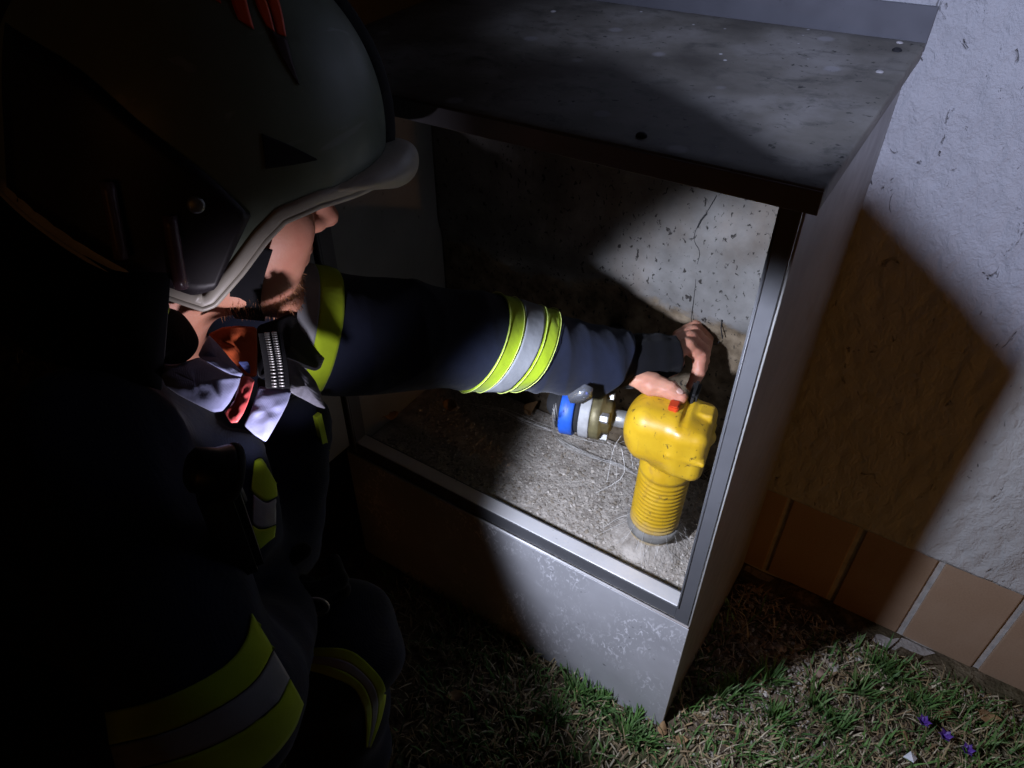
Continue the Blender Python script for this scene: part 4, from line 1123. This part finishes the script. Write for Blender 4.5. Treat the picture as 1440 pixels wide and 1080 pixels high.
def strips(A, B, cuts, bvh, parent, **k):
    A = np.array(A, float); B = np.array(B, float)
    for t0, t1, m in cuts: patch('reflective_band', A+(B-A)*t0, A+(B-A)*t1, bvh, m, parent, **k)
strips([(405, 915), (440, 911), (490, 914), (522, 938), (540, 965), (536, 1005), (520, 1050)], [(405, 944), (435, 942), (470, 952), (497, 966), (510, 990), (514, 1018), (514, 1050)],
       [(0, .36, M_HIVIS), (.37, .68, M_SILVER), (.69, 1, M_HIVIS)], tb, trousers, n=40, m=6)
def boot(an, dirn, name):
    dirn = np.array(dirn, float); dirn /= np.linalg.norm(dirn)
    def f(P):
        d = s_cap(P, an+np.array([0, 0, .04]), an-np.array([0, 0, .04]), .058, .055)
        d = smin(d, s_cap(P, an+np.array([0, 0, -.045])-dirn*.03, an+np.array([0, 0, -.055])+dirn*.15, .046, .048), .03)
        return smax(d, .004-P[..., 2], .006)
    v, fc = surf_net(f, an-.24, an+.24, .007)
    put('boot', new_mesh('boot', v, fc), M_BLKP, person, True)
boot(ANR, (.55, .75, 0), 'boot'); boot(ANL, (-.7, -.5, 0), 'boot')

# ---- helmet
RIM = [(-.20, -.010), (-.15, -.022), (-.10, -.045), (-.06, -.062), (-.031, -.070), (.003, -.079), (.012, -.074), (.032, -.042), (.048, -.012), (.062, .007), (.092, .023), (.142, .038), (.19, .042)]
rf, ru = np.array(RIM).T
SA, SB, SCw, SU0 = .166, .165, .134, .055
def shell_outer(P):
    q = P.copy(); q[..., 1] = np.maximum(P[..., 1]-SU0, 0); q[..., 0] = P[..., 0]+.004
    tap = 1+np.clip((SU0-P[..., 1])/.13, 0, 1)*.10
    q[..., 2] = P[..., 2]*tap
    return s_ell(q, (0, 0, 0), (SA, SB, SCw))
def shell_sdf(P):
    o = shell_outer(P)
    d = smax(o, -(o+.008), .003)
    return smax(d, (np.interp(P[..., 0], rf, ru)-P[..., 1])*.75, .003)
helmet = None
sV, sF = surf_net(shell_sdf, (-.19, -.12, -.16), (.18, .20, .16), .0042)
sV = hw(sV)
helmet = put('helmet', new_mesh('helmet', sV, sF), M_SHELL, person, True)
helmet['label'] = 'pale greenish white helmet shell with orange reflective flashes'
hb = BVHTree.FromPolygons([tuple(v) for v in sV], sF)
def side_s(f, u, off=0.0):
    k = 1-((f+.004)/SA)**2 - (max(u-SU0, 0)/SB)**2
    tap = 1+min(max((SU0-u)/.13, 0), 1)*.10
    return SCw*math.sqrt(max(k, 0))/tap + off
rim_f = np.concatenate([np.linspace(-.158, -.005, 26), np.linspace(.0, .10, 40), np.linspace(.105, .152, 14)])
for s in (1, -1):
    R2 = np.array([(f, np.interp(f, rf, ru)) for f in rim_f]); tg2 = np.gradient(R2, axis=0); tg2 /= np.linalg.norm(tg2, axis=1)[:, None]
    V = []
    for (f_, u_), t_ in zip(R2, tg2):
        nn = np.array([-t_[1], t_[0]])
        for w in (-.002, .003, .008, .0125):
            a_ = np.array([f_, u_])+nn*w; V.append(hw1(a_[0], a_[1], s*side_s(min(max(a_[0], -.168), .16), a_[1], .0026 if w in (.003, .008) else .0010)))
    F = [(i*4+j, i*4+j+1, (i+1)*4+j+1, (i+1)*4+j) for i in range(len(R2)-1) for j in range(3)]
    put('rim', new_mesh('rim', *slab_vf(V, F, .0045, s*HS)), M_CREAM, helmet, True)
    path = [hw1(f, np.interp(f, rf, ru)-.001, s*side_s(f, np.interp(f, rf, ru), .0)) for f in rim_f]
    put('rim_bead', new_mesh('rim_bead', *tube_vf(path, .0030, 8)), M_CREAM, helmet, True)
# dark side inlay behind the rim (ear cover) and black vent wedge
def side_patch(name, poly, mat, off=.0025, th=.003, n=10, s=1):
    A, B = poly; A = catmull(A, 16); B = catmull(B, 16); V = []
    for i in range(16):
        for j in range(n):
            f_, u_ = A[i]+(B[i]-A[i])*j/(n-1); V.append(hw1(f_, u_, s*side_s(f_, u_, off)))
    F = [(i*n+j, i*n+j+1, (i+1)*n+j+1, (i+1)*n+j) for i in range(15) for j in range(n-1)]
    return put(name, new_mesh(name, *slab_vf(V, F, th, s*HS)), mat, helmet, True)
for s in (1, -1):
    side_patch('ear_inlay', ([(-.152, .110), (-.097, .095), (-.05, .066), (.00, .036), (.034, .008)], [(-.150, -.018), (-.10, -.036), (-.04, -.060), (-.01, -.068), (.012, -.060)]), simple('dark_visor', (.022, .014, .020), (.012, .008, .011), .45, 0, 20), s=s)
    side_patch('vent_wedge', ([(.036, .076), (.06, .070), (.083, .062)], [(.042, .049), (.06, .054), (.083, .061)]), M_BLKM, off=.0010, th=.0008, s=s)
for x0, u0_ in ((-.060, -.012), (-.015, -.030)):
    V = []
    A = [hw1(x0+.012*t-.012, u0_+.030-.060*t, side_s(x0, u0_, .006)) for t in np.linspace(0, 1, 8)]
    put('clip', new_mesh('clip', *tube_vf(A, .0058, 10)), simple('clip_plastic', (.20, .12, .14), (.14, .08, .10), .25), helmet, True)
put('pivot_screw', new_mesh('pivot_screw', *lathe_vf([(0, .004), (.005, .004), (.007, .002), (.007, -.002)], hw1(-.008, .012, side_s(-.008, .012, .003)), HS, 20)), M_STEEL, helmet, True)
# black crest from crown to brow
def crest_sdf(P):
    q = P.copy(); q[..., 1] = np.maximum(P[..., 1]-SU0, (P[..., 1]-SU0)*.4); q[..., 0] = P[..., 0]+.004
    o = s_ell(q, (0, 0, 0), (SA+.012, SB+.010, .032))
    d = smax(o, -(shell_outer(P)+.003), .002)
    return smax(d, .040-P[..., 1], .004)
v, f = surf_net(crest_sdf, (-.20, .02, -.05), (.20, .22, .05), .0036)
put('crest', new_mesh('crest', hw(v), f), M_BLKM, helmet, True)
# peak over the brow
def peak_sdf(P):
    th = .006+.015*np.clip(1-(P[..., 2]/.11)**2, 0, 1)*np.clip((P[..., 0]-.09)/.08, 0, 1)
    u_ = P[..., 1]-(.060-.9*P[..., 2]**2-.16*np.clip(.19-P[..., 0], 0, 1))
    plan = s_ell(P*np.array([1, 0, 1]), (.02, 0, 0), (.178, 1, .124))
    d = smax(plan, np.abs(u_)-th, .022)
    d = smax(d, -(shell_outer(P)+.004), .003)
    return smax(d, .085-P[..., 0], .004)
v, f = surf_net(peak_sdf, (.06, -.06, -.14), (.22, .10, .14), .0032)
put('peak', new_mesh('peak', hw(v), f), M_CREAM, helmet, True)
# orange reflective flashes on the crown
for A, B in (([(322, -12), (327, 8), (335, 28)], [(343, -12), (349, 12), (357, 42)]), ([(354, -12), (363, 14), (374, 36)], [(369, -12), (378, 14), (386, 46)]), ([(372, -12), (381, 16), (390, 48)], [(388, -12), (396, 18), (402, 52)]), ([(296, -12), (302, 0)], [(306, -12), (311, 6)])):
    patch('reflective_flash', A, B, hb, M_ORNG, helmet, n=10, m=5, off=.0012, th=.0008)
patch('reflective_flash', [(376, 40), (392, 75), (418, 118)], [(403, 56), (410, 85), (420, 120)], hb, simple('shaded_flash', (.05, .012, .008)), helmet, n=10, m=5, off=.0012, th=.0008)  # shaded tail of the orange flash, its shadow put into dark red
# chin strap and neck guard
cs = catmull([hw1(.045, -.030, .076), hw1(.040, -.065, .070), hw1(.042, -.098, .052), hw1(.050, -.122, .020), hw1(.050, -.124, -.02), hw1(.040, -.09, -.06)], 40)
V = []
for q, tt in zip(cs, np.gradient(cs, axis=0)):
    w = HF - tt*(HF @ tt)/(tt @ tt); w /= np.linalg.norm(w); V += [q-w*.014, q+w*.014]
put('chin_strap', new_mesh('chin_strap', *slab_vf(V, [(2*i, 2*i+1, 2*i+3, 2*i+2) for i in range(39)], .003)), M_BLACK, helmet, True)
V = []
angs = np.linspace(math.radians(97), math.radians(263), 60)
for t in np.linspace(0, 1, 8):
    for a in angs:
        rr = 1+.10*t+.03*math.sin(9*a)*t
        V.append(hw1(-.004+SA*.97*math.cos(a)*rr, -.035-.12*t-.015*math.cos(a), SCw*.93*math.sin(a)*rr))
F = [(i*60+j, i*60+j+1, (i+1)*60+j+1, (i+1)*60+j) for i in range(7) for j in range(59)]
put('neck_guard', new_mesh('neck_guard', *slab_vf(V, F, .004)), M_BLACK, helmet, True)

# ---- carabiner hanging at the knee
ca = px(443, 853, .74); V, F = tube_vf([ca+CR*.013*math.cos(a)+CU*.009*math.sin(a)-CF*.004*math.sin(a) for a in np.linspace(0, 2*math.pi, 40)], .0022, 8)
put('carabiner', new_mesh('carabiner', V, F), M_STEEL, jacket, True)

# ------------------------------------------------------------------ angle lamp clipped to his chest (the cold light on valve and grass)
lamp = thing('chest_lamp', tuple(LAMP), 'small black angle lamp clipped to the front of the dark jacket', 'lamp')
lathe('lamp_head', [(0, -.030), (.012, -.030), (.017, -.026), (.018, -.012), (.021, -.004), (.0215, .004), (.020, .005), (.0185, .001), (0, -.001)], LAMP, LD, M_BLKP, lamp, 32)
lathe('lamp_ring', [(.0216, -.001), (.0228, .000), (.0228, .0035), (.0216, .005)], LAMP, LD, M_BLKM, lamp, 32)
lb = LAMP-LD*.014; lx = np.cross(LD, [0, 0, 1.0]); lx /= np.linalg.norm(lx)
rbox('lamp_battery_case', lb+np.array([0, 0, -.062]), (.017, .015, .052), (lx, np.cross([0, 0, 1.0], lx), np.array([0, 0, 1.0])), M_BLKP, lamp, .006)
tube('lamp_clip', catmull([lb+np.array([0, 0, -.03]), lb+CF*.03+np.array([0, 0, -.02]), px(342, 706, .70)], 12), .005, M_BLKM, lamp, 8)
ld = bpy.data.lights.new('lamp_beam', 'SPOT'); ld.energy = 35.0; ld.color = (0.74, 0.80, 1.0); ld.spot_size = math.radians(76); ld.spot_blend = 0.32; ld.shadow_soft_size = 0.022
lo_ = bpy.data.objects.new('lamp_beam', ld); C.objects.link(lo_); lo_.location = tuple(LAMP+LD*.027); lo_.rotation_euler = Vector(LD).to_track_quat('-Z', 'Y').to_euler(); adopt(lo_, lamp)
# added upward spot for the lamp's spill: lights collar, chin and shoulder
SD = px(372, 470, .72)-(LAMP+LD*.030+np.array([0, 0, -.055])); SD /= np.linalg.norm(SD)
sp = bpy.data.lights.new('lamp_spill_fill', 'SPOT'); sp.energy = 2.6; sp.color = (0.86, 0.80, 0.95); sp.spot_size = math.radians(74); sp.spot_blend = 1.0; sp.shadow_soft_size = 0.006
so_ = bpy.data.objects.new('lamp_spill_fill', sp); C.objects.link(so_); so_.location = tuple(LAMP+LD*.030+np.array([0, 0, -.055])); so_.rotation_euler = Vector(SD).to_track_quat('-Z', 'Y').to_euler(); adopt(so_, lamp)

# ------------------------------------------------------------------ second torch, behind and above the viewer, with an added plate blocking its beam
TB = CAM - CF*.22 + CU*.11 + CR*.05
TD = np.array([0.07, WALL_Y, 0.93])-TB; TD /= np.linalg.norm(TD)
torch = thing('torch', tuple(TB), 'torch held behind and above the viewer, with an added plate cutting its beam', 'torch')
lathe('torch_body', [(0, -.13), (.014, -.13), (.015, -.125), (.015, -.035), (.022, -.015), (.022, -.002), (.020, -.004), (0, -.006)], TB, TD, M_BLKP, torch, 32)
# plate edge, shaped to cast a phone-and-hand shadow (helmet crown, lid, wall)
edge = [px(-1100, 200, .54), px(-500, 80, .54), px(-100, 34, .54), px(150, 38, .54), px(330, 48, .54), px(440, 75, .56), ray_plane(640, 70, 2, .968), ray_plane(860, 76, 2, .974), ray_plane(1000, 140, 2, .975), ray_plane(1130, 225, 2, .972),
        np.array([.003, WALL_Y, .818]), ray_plane(1285, 310, 1, WALL_Y), ray_plane(1370, 400, 1, WALL_Y), ray_plane(1430, 472, 1, WALL_Y), ray_plane(1500, 560, 1, WALL_Y), ray_plane(1600, 720, 1, WALL_Y)]
hd = []
for q in edge:
    d = q-TB; hd.append(TB+d*(.085/(d @ TD)))
tu = np.array([0, 0, 1.0])-TD[2]*TD; tu /= np.linalg.norm(tu)
V = list(hd)+[q-tu*.16 for q in hd]; n = len(hd)
put('shadow_plate', new_mesh('shadow_plate', *slab_vf(V, [(i, i+1, n+i+1, n+i) for i in range(n-1)], .002)), M_BLKM, torch)
tl = bpy.data.lights.new('torch_beam', 'SPOT'); tl.energy = 70.0; tl.color = (0.60, 0.67, 1.0); tl.spot_size = math.radians(62); tl.spot_blend = 1.0; tl.shadow_soft_size = 0.0024
to = bpy.data.objects.new('torch_beam', tl); C.objects.link(to); to.location = tuple(TB); to.rotation_euler = Vector(TD).to_track_quat('-Z', 'Y').to_euler(); adopt(to, torch)

# ------------------------------------------------------------------ added unseen lamp for street light: the orange glow in the wall's shadow
GL = np.array([2.35, -0.95, 0.72]); GD = np.array([0.22, WALL_Y, 0.50])-GL; GD /= np.linalg.norm(GD)
gl = thing('added_warm_lamp', (float(GL[0]), float(GL[1]), 0.0), 'added low warm lamp, in place of street light, on a short post beyond the right edge of the view', 'lamp')
tube('post', [(GL[0], GL[1], -.05), (GL[0], GL[1], .35), (GL[0], GL[1], .64)], .03, M_BLKM, gl, 20)
lathe('lamp_head', [(0, -.10), (.05, -.10), (.055, -.09), (.075, -.01), (.075, .0), (.070, .0), (.05, -.08), (0, -.085)], GL, GD, M_BLKM, gl, 32)
gd_ = bpy.data.lights.new('added_warm_beam', 'SPOT'); gd_.energy = 17.0; gd_.color = (1.0, 0.42, 0.10); gd_.spot_size = math.radians(36); gd_.spot_blend = 0.8; gd_.shadow_soft_size = 0.04
go_ = bpy.data.objects.new('added_warm_beam', gd_); C.objects.link(go_); go_.location = tuple(GL+GD*.03); go_.rotation_euler = Vector(GD).to_track_quat('-Z', 'Y').to_euler(); adopt(go_, gl)
